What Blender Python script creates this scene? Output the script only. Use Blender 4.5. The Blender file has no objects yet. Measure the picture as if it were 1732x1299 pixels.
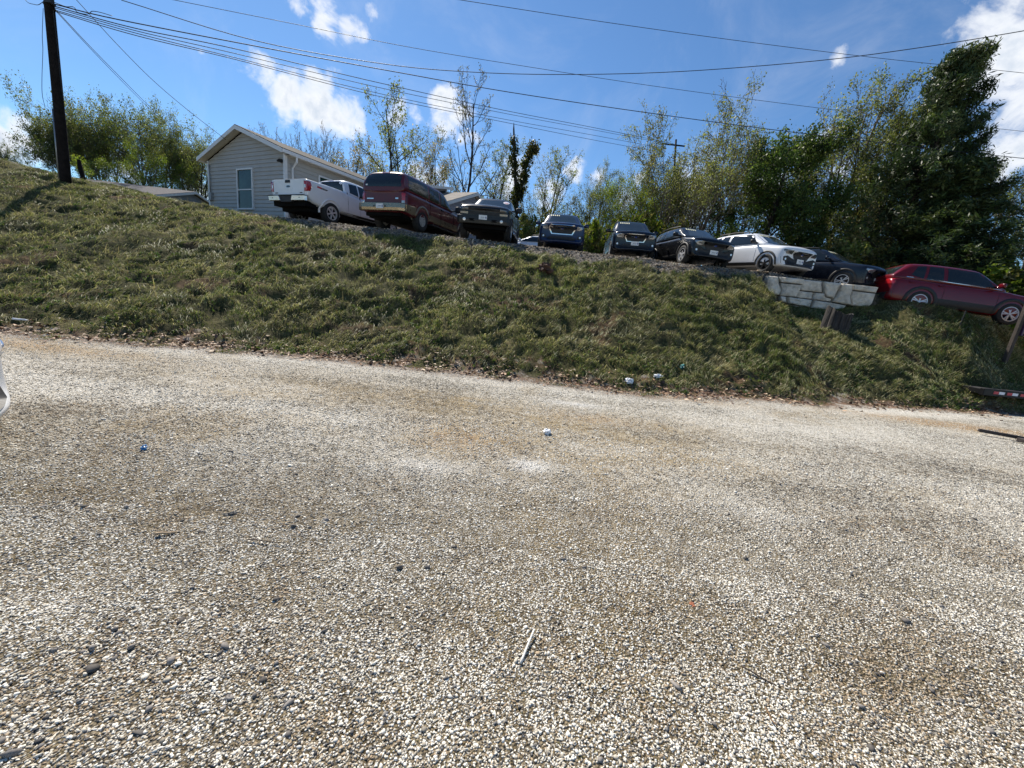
import bpy, bmesh, math, random
import numpy as np
from mathutils import Vector, Matrix, noise as mnoise
from mathutils.bvhtree import BVHTree

rad = math.radians
scn = bpy.context.scene
COL = scn.collection
rng = np.random.default_rng(7)
random.seed(7)

# ------------------------------------------------------------------ camera
FOC = 651.0
PITCH, ROLL, EYE = rad(12.8), rad(6.66), 1.6
_F = np.array([0, math.cos(PITCH), -math.sin(PITCH)])
_U0 = np.array([0, math.sin(PITCH), math.cos(PITCH)])
_R0 = np.array([1.0, 0, 0])
_R = math.cos(ROLL) * _R0 + math.sin(ROLL) * _U0
_U = math.cos(ROLL) * _U0 - math.sin(ROLL) * _R0
_C = np.array([0, 0, EYE])

def ray(px, py):
    return _F + _R * (px - 866) / FOC + _U * (649.5 - py) / FOC

def at(px, py, y):
    """world point seen at a photo pixel, at forward distance y"""
    d = ray(px, py)
    return _C + d * (y / d[1])

def on_pad(px, py, z=0.0):
    d = ray(px, py)
    return _C + d * ((z - EYE) / d[2])

cam_d = bpy.data.cameras.new('camera')
cam = bpy.data.objects.new('camera', cam_d)
COL.objects.link(cam)
cam_d.sensor_width = 36.0
cam_d.lens = 36.0 * FOC / 1732.0
cam_d.clip_start = 0.05
cam_d.clip_end = 3000
cam.matrix_world = Matrix(((_R[0], _U[0], -_F[0], 0), (_R[1], _U[1], -_F[1], 0), (_R[2], _U[2], -_F[2], EYE), (0, 0, 0, 1)))
scn.camera = cam

# ------------------------------------------------------------------ object helpers
def tag(o, label=None, cat=None, group=None, kind=None):
    if label: o['label'] = label
    if cat: o['category'] = cat
    if group: o['group'] = group
    if kind: o['kind'] = kind
    return o

def link(name, me, mats, parent=None, smooth=False):
    o = bpy.data.objects.new(name, me)
    COL.objects.link(o)
    if mats is not None:
        for m in (mats if isinstance(mats, (list, tuple)) else [mats]):
            me.materials.append(m)
    if parent is not None:
        o.parent = parent
    if smooth:
        me.polygons.foreach_set('use_smooth', [True] * len(me.polygons))
    return o

def empty(name, loc=(0, 0, 0), rot=(0, 0, 0)):
    o = bpy.data.objects.new(name, None)
    o.empty_display_size = 0.3
    COL.objects.link(o)
    o.location = loc
    o.rotation_euler = rot
    return o

def mesh_np(name, verts, faces, smooth=False, mats=None, parent=None, attrs=None, face_n=None):
    """faces: (n,k) array, or a flat loop list with face_n sizes"""
    me = bpy.data.meshes.new(name)
    v = np.asarray(verts, np.float32)
    me.vertices.add(len(v))
    me.vertices.foreach_set('co', v.ravel())
    if face_n is None:
        f = np.asarray(faces, np.int32)
        n, k = f.shape
        starts = np.arange(n, dtype=np.int32) * k
        loops = f.ravel()
    else:
        loops = np.asarray(faces, np.int32)
        fn = np.asarray(face_n, np.int32)
        n = len(fn)
        starts = np.concatenate([[0], np.cumsum(fn)[:-1]]).astype(np.int32)
    me.loops.add(len(loops))
    me.loops.foreach_set('vertex_index', loops)
    me.polygons.add(n)
    me.polygons.foreach_set('loop_start', starts)
    if smooth:
        me.polygons.foreach_set('use_smooth', np.ones(n, bool))
    for an, arr in (attrs or {}).items():
        arr = np.asarray(arr, np.float32)
        if arr.ndim == 1:
            a = me.attributes.new(an, 'FLOAT', 'POINT')
            a.data.foreach_set('value', arr)
        else:
            a = me.attributes.new(an, 'FLOAT_COLOR', 'POINT')
            c = np.ones((len(arr), 4), np.float32)
            c[:, :3] = arr
            a.data.foreach_set('color', c.ravel())
    me.update(calc_edges=True)
    me.validate()
    return link(name, me, mats, parent)

class MB:
    """collects shapes and links them as one mesh object"""
    def __init__(s):
        s.v, s.f = [], []
    def add(s, vs, fs):
        b = len(s.v)
        s.v += [tuple(map(float, p)) for p in vs]
        s.f += [tuple(i + b for i in q) for q in fs]
        return s
    def box(s, c, d, R=None):
        hx, hy, hz = d[0] / 2, d[1] / 2, d[2] / 2
        P = [(-hx, -hy, -hz), (hx, -hy, -hz), (hx, hy, -hz), (-hx, hy, -hz), (-hx, -hy, hz), (hx, -hy, hz), (hx, hy, hz), (-hx, hy, hz)]
        if R is not None:
            P = [R @ Vector(p) for p in P]
        return s.add([(p[0] + c[0], p[1] + c[1], p[2] + c[2]) for p in P],
                     [(0, 3, 2, 1), (4, 5, 6, 7), (0, 1, 5, 4), (1, 2, 6, 5), (2, 3, 7, 6), (3, 0, 4, 7)])
    def hexa(s, P):
        return s.add(P, [(0, 3, 2, 1), (4, 5, 6, 7), (0, 1, 5, 4), (1, 2, 6, 5), (2, 3, 7, 6), (3, 0, 4, 7)])
    def tube(s, pts, radii, n=8, cap=True):
        pts = [Vector(p) for p in pts]
        if not hasattr(radii, '__len__'):
            radii = [radii] * len(pts)
        rings = []
        up = Vector((0.13, 0.27, 0.95))
        for i, p in enumerate(pts):
            d = (pts[min(i + 1, len(pts) - 1)] - pts[max(i - 1, 0)])
            if d.length < 1e-9: d = Vector((0, 0, 1))
            d.normalize()
            a = d.cross(up)
            if a.length < 1e-3: a = d.cross(Vector((1, 0, 0)))
            a.normalize()
            b = d.cross(a)
            rings.append([p + (a * math.cos(2 * math.pi * k / n) + b * math.sin(2 * math.pi * k / n)) * radii[i] for k in range(n)])
        vs = [q for r in rings for q in r]
        fs = []
        for i in range(len(pts) - 1):
            for k in range(n):
                fs.append((i * n + k, i * n + (k + 1) % n, (i + 1) * n + (k + 1) % n, (i + 1) * n + k))
        if cap:
            fs.append(tuple(range(n))[::-1])
            fs.append(tuple((len(pts) - 1) * n + k for k in range(n)))
        return s.add(vs, fs)
    def lathe(s, prof, n=32, axis='x', c=(0, 0, 0)):
        """prof: list of (axial, radius)"""
        vs, fs = [], []
        m = len(prof)
        for a, r in prof:
            for k in range(n):
                t = 2 * math.pi * k / n
                u, w = r * math.cos(t), r * math.sin(t)
                p = (a, u, w) if axis == 'x' else ((u, a, w) if axis == 'y' else (u, w, a))
                vs.append((p[0] + c[0], p[1] + c[1], p[2] + c[2]))
        for i in range(m - 1):
            for k in range(n):
                fs.append((i * n + k, i * n + (k + 1) % n, (i + 1) * n + (k + 1) % n, (i + 1) * n + k))
        return s.add(vs, fs)
    def build(s, name, mat, parent=None, smooth=False, bevel=0):
        me = bpy.data.meshes.new(name)
        me.from_pydata(s.v, [], s.f)
        bm = bmesh.new(); bm.from_mesh(me)
        bmesh.ops.recalc_face_normals(bm, faces=bm.faces)
        if bevel:
            es = [e for e in bm.edges if len(e.link_faces) == 2 and e.calc_face_angle(0) > 0.5]
            bmesh.ops.bevel(bm, geom=es, offset=bevel, segments=2, affect='EDGES', profile=0.5)
        bm.to_mesh(me); bm.free()
        return link(name, me, mat, parent, smooth)

# ------------------------------------------------------------------ materials
class N:
    def __init__(s, name):
        s.m = bpy.data.materials.new(name)
        s.m.use_nodes = True
        s.t = s.m.node_tree
        s.b = s.t.nodes['Principled BSDF']
        s.out = s.t.nodes['Material Output']
    def n(s, typ, **kw):
        x = s.t.nodes.new(typ)
        for k, v in kw.items():
            if k.startswith('i_'):
                x.inputs[k[2:].replace('_', ' ')].default_value = v
            else:
                setattr(x, k, v)
        return x
    def l(s, a, b):
        s.t.links.new(a, b)
    def noise(s, vec, scale, detail=4, rough=0.55, dist=0):
        x = s.n('ShaderNodeTexNoise')
        x.inputs['Scale'].default_value = scale
        x.inputs['Detail'].default_value = detail
        x.inputs['Roughness'].default_value = rough
        x.inputs['Distortion'].default_value = dist
        if vec is not None: s.l(vec, x.inputs['Vector'])
        return x.outputs['Fac']
    def ramp(s, fac, stops, interp='LINEAR'):
        x = s.n('ShaderNodeValToRGB')
        cr = x.color_ramp
        cr.interpolation = interp
        while len(cr.elements) < len(stops): cr.elements.new(0.5)
        for e, (p, c) in zip(cr.elements, stops):
            e.position = p
            e.color = (c, c, c, 1) if not hasattr(c, '__len__') else (*c[:3], 1)
        s.l(fac, x.inputs['Fac'])
        return x.outputs['Color']
    def mix(s, fac, a, b, blend='MIX'):
        x = s.n('ShaderNodeMix', data_type='RGBA', blend_type=blend)
        for sock, v in ((x.inputs[0], fac), (x.inputs[6], a), (x.inputs[7], b)):
            if isinstance(v, (int, float)): sock.default_value = v
            elif isinstance(v, (tuple, list)): sock.default_value = (*v[:3], 1)
            else: s.l(v, sock)
        return x.outputs[2]
    def math(s, op, a, b=None, clamp=False):
        x = s.n('ShaderNodeMath', operation=op, use_clamp=clamp)
        for sock, v in ((x.inputs[0], a), (x.inputs[1], b)):
            if v is None: continue
            if isinstance(v, (int, float)): sock.default_value = v
            else: s.l(v, sock)
        return x.outputs[0]
    def bump(s, h, strength, dist, normal=None):
        x = s.n('ShaderNodeBump')
        x.inputs['Strength'].default_value = strength
        x.inputs['Distance'].default_value = dist
        s.l(h, x.inputs['Height'])
        if normal is not None: s.l(normal, x.inputs['Normal'])
        return x.outputs['Normal']
    def obj(s):
        return s.n('ShaderNodeTexCoord').outputs['Object']
    def pos(s):
        return s.n('ShaderNodeNewGeometry').outputs['Position']
    def attr(s, name, out='Fac'):
        return s.n('ShaderNodeAttribute', attribute_name=name).outputs[out]

_mc = {}
def mat(name, color, rough=0.5, metal=0.0, coat=0.0, var=0.12, scale=6.0, bump=0.0, bscale=60.0, spec=0.5):
    if name in _mc: return _mc[name]
    g = N(name)
    o = g.obj()
    nz = g.noise(o, scale, 5)
    lo = tuple(c * (1 - var) for c in color); hi = tuple(min(1, c * (1 + var)) for c in color)
    g.l(g.ramp(nz, [(0.3, lo), (0.7, hi)]), g.b.inputs['Base Color'])
    g.l(g.ramp(g.noise(o, scale * 2.3, 4), [(0.3, max(0.02, rough * 0.85)), (0.7, min(1, rough * 1.15))]), g.b.inputs['Roughness'])
    g.b.inputs['Metallic'].default_value = metal
    g.b.inputs['Specular IOR Level'].default_value = spec
    g.b.inputs['Coat Weight'].default_value = coat
    g.b.inputs['Coat Roughness'].default_value = 0.04
    if bump:
        g.l(g.bump(g.noise(o, bscale, 3), 1.0, bump), g.b.inputs['Normal'])
    _mc[name] = g.m
    return g.m

# ------------------------------------------------------------------ noise on arrays
_perm = np.random.default_rng(3).permutation(256)
_perm = np.concatenate([_perm, _perm])
_gang = np.random.default_rng(4).uniform(0, 2 * np.pi, 256)
def perlin(x, y):
    xi = np.floor(x).astype(int); yi = np.floor(y).astype(int)
    xf, yf = x - xi, y - yi
    xi &= 255; yi &= 255
    def g(ix, iy, dx, dy):
        a = _gang[_perm[_perm[ix & 255] + (iy & 255)]]
        return np.cos(a) * dx + np.sin(a) * dy
    u = xf ** 3 * (xf * (xf * 6 - 15) + 10); v = yf ** 3 * (yf * (yf * 6 - 15) + 10)
    a = g(xi, yi, xf, yf); b = g(xi + 1, yi, xf - 1, yf); c = g(xi, yi + 1, xf, yf - 1); d = g(xi + 1, yi + 1, xf - 1, yf - 1)
    return (a + u * (b - a)) * (1 - v) + (c + u * (d - c)) * v
def fbm(x, y, s, oct=4, seed=0.0, gain=0.5):
    t, a = 0, 1.0
    for i in range(oct):
        t = t + a * perlin(x * s + seed + 17.3 * i, y * s - seed * 1.7 + 9.1 * i)
        s *= 2.03; a *= gain
    return t
def sstep(a, b, x):
    t = np.clip((x - a) / (b - a), 0, 1)
    return t * t * (3 - 2 * t)

# ------------------------------------------------------------------ terrain
_BX = [-60, -30, -14, -9, -6.5, -3.3, 1.6, 4.3, 7.5, 11.7, 15, 22, 60]
_BY = [4.0, 5.0, 6.1, 6.5, 7.15, 7.75, 7.65, 8.2, 9.05, 10.25, 11.0, 12.5, 18]
_CX = [-60, -25, -14, -11, -9, -4, 4, 8, 9.2, 12.8, 14, 16, 20, 60]
_CY = [17, 17, 16.2, 15.7, 15.3, 15.2, 15.2, 15.1, 14.5, 14.4, 13.6, 13.5, 14.5, 22]
_PX = [-60, -40, -28, -20, -14, -11, 9, 11.5, 13.5, 15, 16.5, 20, 30, 60]
_PZ = [6.6, 6.4, 5.35, 4.32, 3.62, 3.5, 3.5, 3.35, 3.0, 2.66, 2.38, 1.7, 0.9, 0.5]
def base_y(x):
    return np.interp(x, _BX, _BY) + 0.20 * fbm(np.asarray(x, float), 0 * np.asarray(x, float), 0.5, 4, 5, 0.65)
def crest_y(x):
    return np.interp(x, _CX, _CY)
def terrain(x, y, detail=True):
    x = np.asarray(x, float); y = np.asarray(y, float)
    yb, yc = base_y(x), crest_y(x)
    P = np.interp(x, _PX, _PZ)
    back = sstep(18, 45, y)                       # far ground evens out behind the lot
    P = P * (1 - back) + np.clip(P, 3.0, 4.2) * back
    t = np.clip((y - yb) / (yc - yb), 0, 1)
    pr = 0.72 * t + 0.28 * t * t * (3 - 2 * t)
    pr = pr - 0.10 * sstep(0.82, 1.0, t) * sstep(1.06, 0.98, t) * 0
    z = P * pr
    z = z + 0.25 * sstep(0, 6, y - yc) * sstep(12, 9, x) * sstep(-30, -14, x)
    # the ground steps down in front of the stone wall
    yw = 14.72 - 0.075 * (x - 8.6)
    zf = np.maximum(2.42 + 0.26 * sstep(10.6, 12.6, x) - 0.40 * (yw - y), z * sstep(13.2, 11.2, y))
    win = sstep(8.2, 8.75, x) * sstep(13.1, 12.6, x) * (y < yw + 0.12)
    z = z * (1 - win) + np.minimum(z, zf) * win
    if detail:
        g = sstep(0.0, 0.08, t) * (1 - sstep(0.93, 1.0, t) * sstep(-13, -10, x) )
        w = x + 0.5 * fbm(x, y, 0.6, 2, 3), y * 1.15 + 0.5 * fbm(x, y, 0.6, 2, 8)
        n1 = fbm(x, y, 0.33, 3, 1)
        n2 = 1 - np.abs(fbm(w[0], w[1], 1.3, 3, 2)) * 2.2
        n3 = fbm(w[0], w[1], 3.2, 2, 4)
        z = z + g * (0.24 * n1 + 0.15 * n2 + 0.06 * n3 - 0.08)
        pad = 1 - sstep(0.0, 0.05, t)
        z = z + pad * (0.02 * fbm(x, y, 0.4, 3, 6) + 0.006 * fbm(x, y, 2.5, 3, 7)) * sstep(0.6, 1.6, y)
        lot = sstep(0.95, 1.0, t)
        z = z + lot * 0.02 * fbm(x, y, 1.5, 3, 9)
    return z
def ground_z(x, y, detail=True):
    return float(terrain(np.array([float(x)]), np.array([float(y)]), detail)[0])

def axis(parts):
    out = []
    for a, b, st in parts:
        out.append(np.arange(a, b, st))
    return np.concatenate(out)
gx = axis([(-600, -100, 100), (-100, -40, 6), (-40, -24, 0.8), (-24, 22, 0.09), (22, 40, 0.8), (40, 100, 6), (100, 601, 100)])
gy = axis([(-300, -20, 40), (-20, 0.4, 1.2), (0.4, 6.2, 0.09), (6.2, 16.4, 0.075), (16.4, 26, 0.3), (26, 60, 1.5), (60, 120, 10), (120, 1100, 120)])
GX, GY = np.meshgrid(gx, gy)
GZ = terrain(GX, GY)
GT = (GY - base_y(GX)) / (crest_y(GX) - base_y(GX))
# masks
edge_n = fbm(GX, GY, 1.6, 4, 11, 0.65)
m_grass = sstep(-0.03, 0.06, GT + 0.13 * edge_n) 
lot_edge = 0.86 + 0.05 * sstep(-2, -7, GX) + 0.03 * sstep(6, 9, GX) + 0.085 * fbm(GX, GY, 0.5, 4, 12, 0.6) 
m_lot = sstep(lot_edge - 0.02, lot_edge + 0.02, GT) * sstep(-12.0, -10.2, GX + 0.8 * edge_n) * sstep(13.2, 12.2, GX) * sstep(34, 28, GY)
band = np.exp(-((GY - 18.0 - 0.1 * (GX + 20)) / 0.7) ** 2) * sstep(-28, -23, GX) * sstep(-13.8, -16.5, GX)
m_grass = m_grass * (1 - 0.9 * band)
m_lot = m_lot * (1 - sstep(8.45, 8.8, GX) * sstep(13.1, 12.8, GX) * (GY < 14.78 - 0.075 * (GX - 8.6)))
nx, ny = len(gx), len(gy)
idx = np.arange(nx * ny).reshape(ny, nx)
quads = np.stack([idx[:-1, :-1], idx[:-1, 1:], idx[1:, 1:], idx[1:, :-1]], -1).reshape(-1, 4)
V = np.stack([GX, GY, GZ], -1).reshape(-1, 3)
qc_t = GT.ravel()[quads].mean(1); qc_l = m_lot.ravel()[quads].mean(1); qc_x = V[quads, 0].mean(1)

def patchmask(px, py, rx, ry):
    """soft patch on the pad, centre and radii given in metres from a photo spot"""
    c = on_pad(px, py)
    return np.exp(-(((GX - c[0]) / rx) ** 2 + ((GY - c[1]) / ry) ** 2))
tan = (0.9 * patchmask(960, 715, 2.4, 0.9) + 1.0 * patchmask(800, 745, 0.7, 0.45) + 0.9 * patchmask(1100, 770, 1.2, 0.4) + 0.9 * patchmask(1640, 725, 2.2, 0.5)
       + 0.55 * patchmask(1000, 860, 1.3, 0.8) + 0.45 * patchmask(1150, 1120, 0.9, 0.7) + 0.45 * patchmask(900, 1000, 0.45, 0.7)
       + 0.9 * patchmask(60, 585, 2.0, 0.5) + 0.5 * patchmask(500, 650, 2.5, 0.7) + 0.6 * patchmask(1150, 672, 2.4, 0.4) + band + 0.8 * patchmask(660, 1250, 0.4, 0.3) + 0.5 * patchmask(1300, 1180, 0.4, 0.4))
white = (1.0 * patchmask(898, 785, 0.22, 0.14) + 0.7 * patchmask(975, 683, 0.6, 0.18) + 0.5 * patchmask(730, 785, 0.5, 0.25) + 0.6 * patchmask(1690, 1010, 0.6, 0.4)
         + 0.5 * patchmask(1300, 690, 3.0, 0.35) + 0.5 * patchmask(900, 640, 2.5, 0.25) + 0.4 * patchmask(1250, 960, 0.9, 0.3) + 0.4 * patchmask(180, 1010, 0.7, 0.35) + 0.4 * patchmask(1500, 760, 3, .5))
grey = (0.8 * patchmask(1640, 1150, 0.55, 0.5) + 0.9 * patchmask(1480, 1150, 0.35, 0.25) + 0.7 * patchmask(640, 680, 1.6, 0.5) + 0.8 * patchmask(1090, 735, 1.2, 0.25)
        + 0.8 * patchmask(1640, 790, 2.6, 0.6) + 0.7 * patchmask(60, 700, 1.4, 0.6) + 0.6 * patchmask(1450, 880, 1.3, 0.5) + 0.7 * patchmask(1720, 705, 1.5, 0.25) + 0.5 * patchmask(300, 860, 1.2, 0.4))
dead = np.maximum(sstep(0.10, 0.0, np.abs(GT + 0.012 + 0.03 * edge_n)), sstep(0.0, 0.03, GT) * sstep(0.3, 0.15, GT)) 
# wheel tracks: pale compacted bands sweeping across the pad, and bare soil showing on the bank
trk = fbm(GX * 0.35 + 0.15 * GY, GY * 1.15 - 0.12 * GX, 0.55, 3, 15) 
white = white + 0.6 * sstep(0.45, 0.12, np.abs(base_y(GX) - 0.75 - GY)) + 0.75 * sstep(0.0, 0.4, trk) + 0.3 * fbm(GX, GY, 0.5, 3, 16)
grey = grey + 0.7 * sstep(0.10, 0.5, fbm(GX * 0.45, GY * 1.1, 0.6, 3, 17)) + 0.25 * fbm(GX, GY, 1.2, 3, 18)
tan = tan + 0.55 * sstep(0.15, 0.5, fbm(GX * 0.6, GY, 0.75, 4, 19)) + 0.35 * np.exp(-((GX - 0.55 - 0.12 * GY) / 0.55) ** 2) * sstep(5, 3.5, GY)
def bankspot(px, py, y, rx, ry):
    c = at(px, py, y)
    return np.exp(-(((GX - c[0]) / rx) ** 2 + ((GY - c[1]) / ry) ** 2))
soil = bankspot(895, 512, 10.9, 0.45, 0.35) + 0.8 * bankspot(620, 560, 9.0, 0.9, 0.3) + 0.8 * bankspot(940, 500, 11.2, 0.5, 0.2) + bankspot(780, 480, 12, 0.5, 0.25) + 0.9 * sstep(0.33, 0.55, fbm(GX, GY, 0.7, 4, 20, 0.6))
chalk = np.clip(1.3 * patchmask(898, 787, 0.20, 0.13) + 0.8 * patchmask(972, 683, 0.45, 0.12) + 0.5 * patchmask(725, 788, 0.35, 0.14), 0, 1) 
clay = np.clip(1.1 * patchmask(1665, 727, 1.9, 0.30) + 0.8 * patchmask(1560, 712, 1.6, 0.22) + 0.7 * patchmask(50, 583, 1.6, 0.30) + 0.6 * patchmask(1130, 672, 1.4, 0.22) + 0.6 * patchmask(780, 742, 0.5, 0.35) + 0.5 * patchmask(1010, 708, 0.7, 0.25), 0, 1)
m_grass_full = m_grass.copy()
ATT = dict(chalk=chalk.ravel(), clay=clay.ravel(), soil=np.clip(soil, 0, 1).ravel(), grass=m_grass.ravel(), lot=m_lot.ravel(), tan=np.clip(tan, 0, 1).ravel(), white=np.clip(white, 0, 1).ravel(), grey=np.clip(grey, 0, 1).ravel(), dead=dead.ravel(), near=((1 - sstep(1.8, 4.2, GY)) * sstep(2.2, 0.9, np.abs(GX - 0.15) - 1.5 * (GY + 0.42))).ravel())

# ground material
g = N('ground_surface')
P = g.pos()
# gravel colours
def voro(scale, out='Color', feature='F1', vec=None):
    x = g.n('ShaderNodeTexVoronoi', feature=feature)
    x.inputs['Scale'].default_value = scale
    g.l(vec if vec is not None else P, x.inputs['Vector'])
    return x.outputs[out]
sepc = g.n('ShaderNodeSeparateColor'); g.l(voro(92.0), sepc.inputs[0])
rnd = sepc.outputs[0]; rnd2 = sepc.outputs[1]
spk = g.noise(P, 21.0, 3, 0.7)
dst = voro(92.0, 'Distance')
sepb = g.n('ShaderNodeSeparateColor'); g.l(voro(33.0), sepb.inputs[0])
rndb = sepb.outputs[0]
big = g.noise(P, 0.55, 5, 0.6); mid = g.noise(P, 2.3, 5, 0.62); sml = g.noise(P, 9.0, 4, 0.6)
shade = g.math('ADD', rnd, g.math('MULTIPLY', g.math('SUBTRACT', mid, 0.5), 0.55))
shade = g.math('ADD', shade, g.math('MULTIPLY', g.math('SUBTRACT', sml, 0.5), 1.15))
shade = g.math('ADD', shade, g.math('MULTIPLY', g.math('SUBTRACT', rndb, 0.5), 0.5))
shade = g.math('SUBTRACT', shade, g.math('MULTIPLY', g.attr('grey'), 0.30))
shade = g.math('ADD', shade, g.math('MULTIPLY', g.attr('white'), 0.36))
stone = g.ramp(g.math('ADD', shade, 0.10), [(0.02, (0.060, 0.057, 0.055)), (0.2, (0.17, 0.155, 0.135)), (0.40, (0.38, 0.34, 0.265)), (0.62, (0.60, 0.55, 0.45)), (0.95, (0.80, 0.76, 0.68))])
dirt = g.ramp(sml, [(0.3, (0.26, 0.18, 0.085)), (0.7, (0.53, 0.40, 0.21))])
tanf = g.math('ADD', g.math('MULTIPLY', g.attr('tan'), 0.75), g.math('MULTIPLY', g.ramp(big, [(0.48, 0.0), (0.74, 1.0)]), 0.20))
tanf = g.math('MULTIPLY', tanf, g.ramp(g.math('ADD', mid, g.math('MULTIPLY', rnd2, 0.25)), [(0.46, 0.12), (0.70, 1.0)]), clamp=True)
col = g.mix(tanf, stone, dirt)
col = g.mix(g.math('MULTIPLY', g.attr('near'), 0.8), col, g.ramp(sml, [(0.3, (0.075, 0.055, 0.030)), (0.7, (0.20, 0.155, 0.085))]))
col = g.mix(g.ramp(spk, [(0.64, 0.0), (0.70, 0.75)]), col, (0.075, 0.062, 0.05))
moss = g.math('MULTIPLY', g.ramp(g.noise(P, 4.7, 6, 0.7), [(0.56, 0.0), (0.68, 1.0)]), g.ramp(g.noise(P, 0.8, 3), [(0.42, 0.15), (0.62, 1.0)]))
col = g.mix(g.math('MULTIPLY', moss, 0.55), col, (0.16, 0.125, 0.045))
col = g.mix(g.math('MULTIPLY', g.attr('clay'), g.ramp(g.noise(P, 6, 5, 0.65), [(0.36, 0.2), (0.6, 0.95)])), col, g.ramp(sml, [(0.3, (0.36, 0.21, 0.095)), (0.7, (0.60, 0.42, 0.235))]))
col = g.mix(g.math('MULTIPLY', g.attr('chalk'), g.ramp(g.noise(P, 14, 5, 0.7), [(0.35, 0.1), (0.55, 0.95)])), col, (0.80, 0.79, 0.76))
gap = g.ramp(dst, [(0.42, 1.0), (0.78, 0.5)])
col = g.mix(1.0, col, gap, 'MULTIPLY')
litter = g.ramp(g.noise(P, 14, 4, 0.6), [(0.38, (0.055, 0.028, 0.015)), (0.52, (0.16, 0.09, 0.05)), (0.7, (0.30, 0.17, 0.10))])
col = g.mix(g.math('MULTIPLY', g.attr('dead'), g.ramp(g.noise(P, 5, 4), [(0.30, 0.15), (0.50, 0.97)])), col, litter)
# grass bed under the blades
gn = g.noise(P, 1.1, 5, 0.6); gn2 = g.noise(P, 11, 5, 0.65)
bed = g.ramp(g.math('ADD', g.math('MULTIPLY', gn, 0.5), g.math('MULTIPLY', gn2, 0.5)), [(0.36, (0.022, 0.022, 0.009)), (0.48, (0.060, 0.058, 0.022)), (0.58, (0.125, 0.110, 0.045)), (0.70, (0.24, 0.19, 0.10))])
bed = g.mix(g.math('MULTIPLY', g.attr('soil'), 0.85), bed, g.ramp(gn2, [(0.35, (0.06, 0.032, 0.018)), (0.65, (0.19, 0.115, 0.065))]))
col = g.mix(g.attr('grass'), col, bed)
# upper lot gravel
sepl = g.n('ShaderNodeSeparateColor'); g.l(voro(26.0), sepl.inputs[0])
lotc = g.ramp(g.math('ADD', sepl.outputs[0], g.math('MULTIPLY', g.math('SUBTRACT', mid, 0.5), 0.5)), [(0.0, (0.045, 0.04, 0.036)), (0.5, (0.15, 0.13, 0.11)), (1.0, (0.33, 0.295, 0.25))])
col = g.mix(g.attr('lot'), col, lotc)
g.l(col, g.b.inputs['Base Color'])
g.b.inputs['Roughness'].default_value = 0.95
g.b.inputs['Specular IOR Level'].default_value = 0.15
hgt = g.math('ADD', g.math('MULTIPLY', dst, -0.9), g.math('ADD', g.math('MULTIPLY', rnd2, 0.5), g.math('MULTIPLY', sml, 1.2)))
hgt = g.math('ADD', hgt, g.math('MULTIPLY', gn2, g.math('MULTIPLY', g.attr('grass'), 4.0)))
g.l(g.bump(hgt, 1.0, 0.012), g.b.inputs['Normal'])
M_GROUND = g.m

def sub_ground(name, mask):
    q = quads[mask]
    used = np.unique(q)
    remap = np.full(len(V), -1, np.int64); remap[used] = np.arange(len(used))
    o = mesh_np(name, V[used], remap[q], smooth=True, mats=M_GROUND, attrs={k: a[used] for k, a in ATT.items()})
    return tag(o, kind='structure')
is_lot = (qc_l > 0.5)
is_far = (~is_lot) & (qc_t > 1.0)
is_bank = (~is_lot) & (~is_far) & (qc_t > 0.0)
sub_ground('gravel_lot', (~is_lot) & (~is_far) & (~is_bank))
sub_ground('grassy_bank', is_bank)
sub_ground('upper_lot', is_lot)
sub_ground('terrain', is_far)
# ------------------------------------------------------------------ loose ground cover (uncountable)
def stone_shapes(n, r):
    bm = bmesh.new(); bmesh.ops.create_icosphere(bm, subdivisions=1, radius=1.0)
    v = np.array([q.co[:] for q in bm.verts]); f = np.array([[q.index for q in fc.verts] for fc in bm.faces]); bm.free()
    out = []
    for i in range(n):
        p = v * (1 + r.uniform(-0.34, 0.34, (len(v), 1))) * r.uniform(0.75, 1.3, 3)
        for k in range(6):     # chop with random planes for broken faces
            d = r.normal(size=3); d /= np.linalg.norm(d); h = r.uniform(0.35, 0.75)
            s = p @ d
            p = p - np.outer(np.clip(s - h, 0, None), d)
        out.append(p)
    return np.array(out), f

def scatter_stones(name, xy, size, colour, sink=0.35, flat=(0.4, 0.85), seed=1, z=None):
    r = np.random.default_rng(seed)
    shp, f = stone_shapes(24, r)
    n = len(xy)
    v = shp[r.integers(0, 24, n)]
    sc = size[:, None] * np.stack([r.uniform(0.8, 1.6, n), r.uniform(0.7, 1.2, n), r.uniform(*flat, n)], 1)
    v = v * sc[:, None, :]
    a = r.uniform(0, 2 * np.pi, n); ca, sa = np.cos(a), np.sin(a)
    tlt = r.normal(0, 0.3, n); ct, st = np.cos(tlt), np.sin(tlt)
    y = v[..., 1] * ct[:, None] - v[..., 2] * st[:, None]; zz = v[..., 1] * st[:, None] + v[..., 2] * ct[:, None]
    x = v[..., 0] * ca[:, None] - y * sa[:, None]; y2 = v[..., 0] * sa[:, None] + y * ca[:, None]
    zb = terrain(xy[:, 0], xy[:, 1]) if z is None else z
    V3 = np.stack([x + xy[:, 0:1], y2 + xy[:, 1:2], zz + (zb + sc[:, 2] * (1 - 2 * sink))[:, None]], -1)
    k = v.shape[1]
    F3 = (f[None] + (np.arange(n) * k)[:, None, None]).reshape(-1, 3)
    C3 = np.repeat(colour, k, 0)
    gm = N(name + '_material')
    cattr = gm.attr('tint', 'Color')
    nz = gm.noise(gm.pos(), 180, 3)
    gm.l(gm.mix(1.0, cattr, gm.ramp(nz, [(0.3, 0.75), (0.7, 1.1)]), 'MULTIPLY'), gm.b.inputs['Base Color'])
    gm.b.inputs['Roughness'].default_value = 0.85
    gm.b.inputs['Specular IOR Level'].default_value = 0.08
    return tag(mesh_np(name, V3.reshape(-1, 3), F3, mats=gm.m, attrs={'tint': C3}), kind='stuff')

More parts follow.
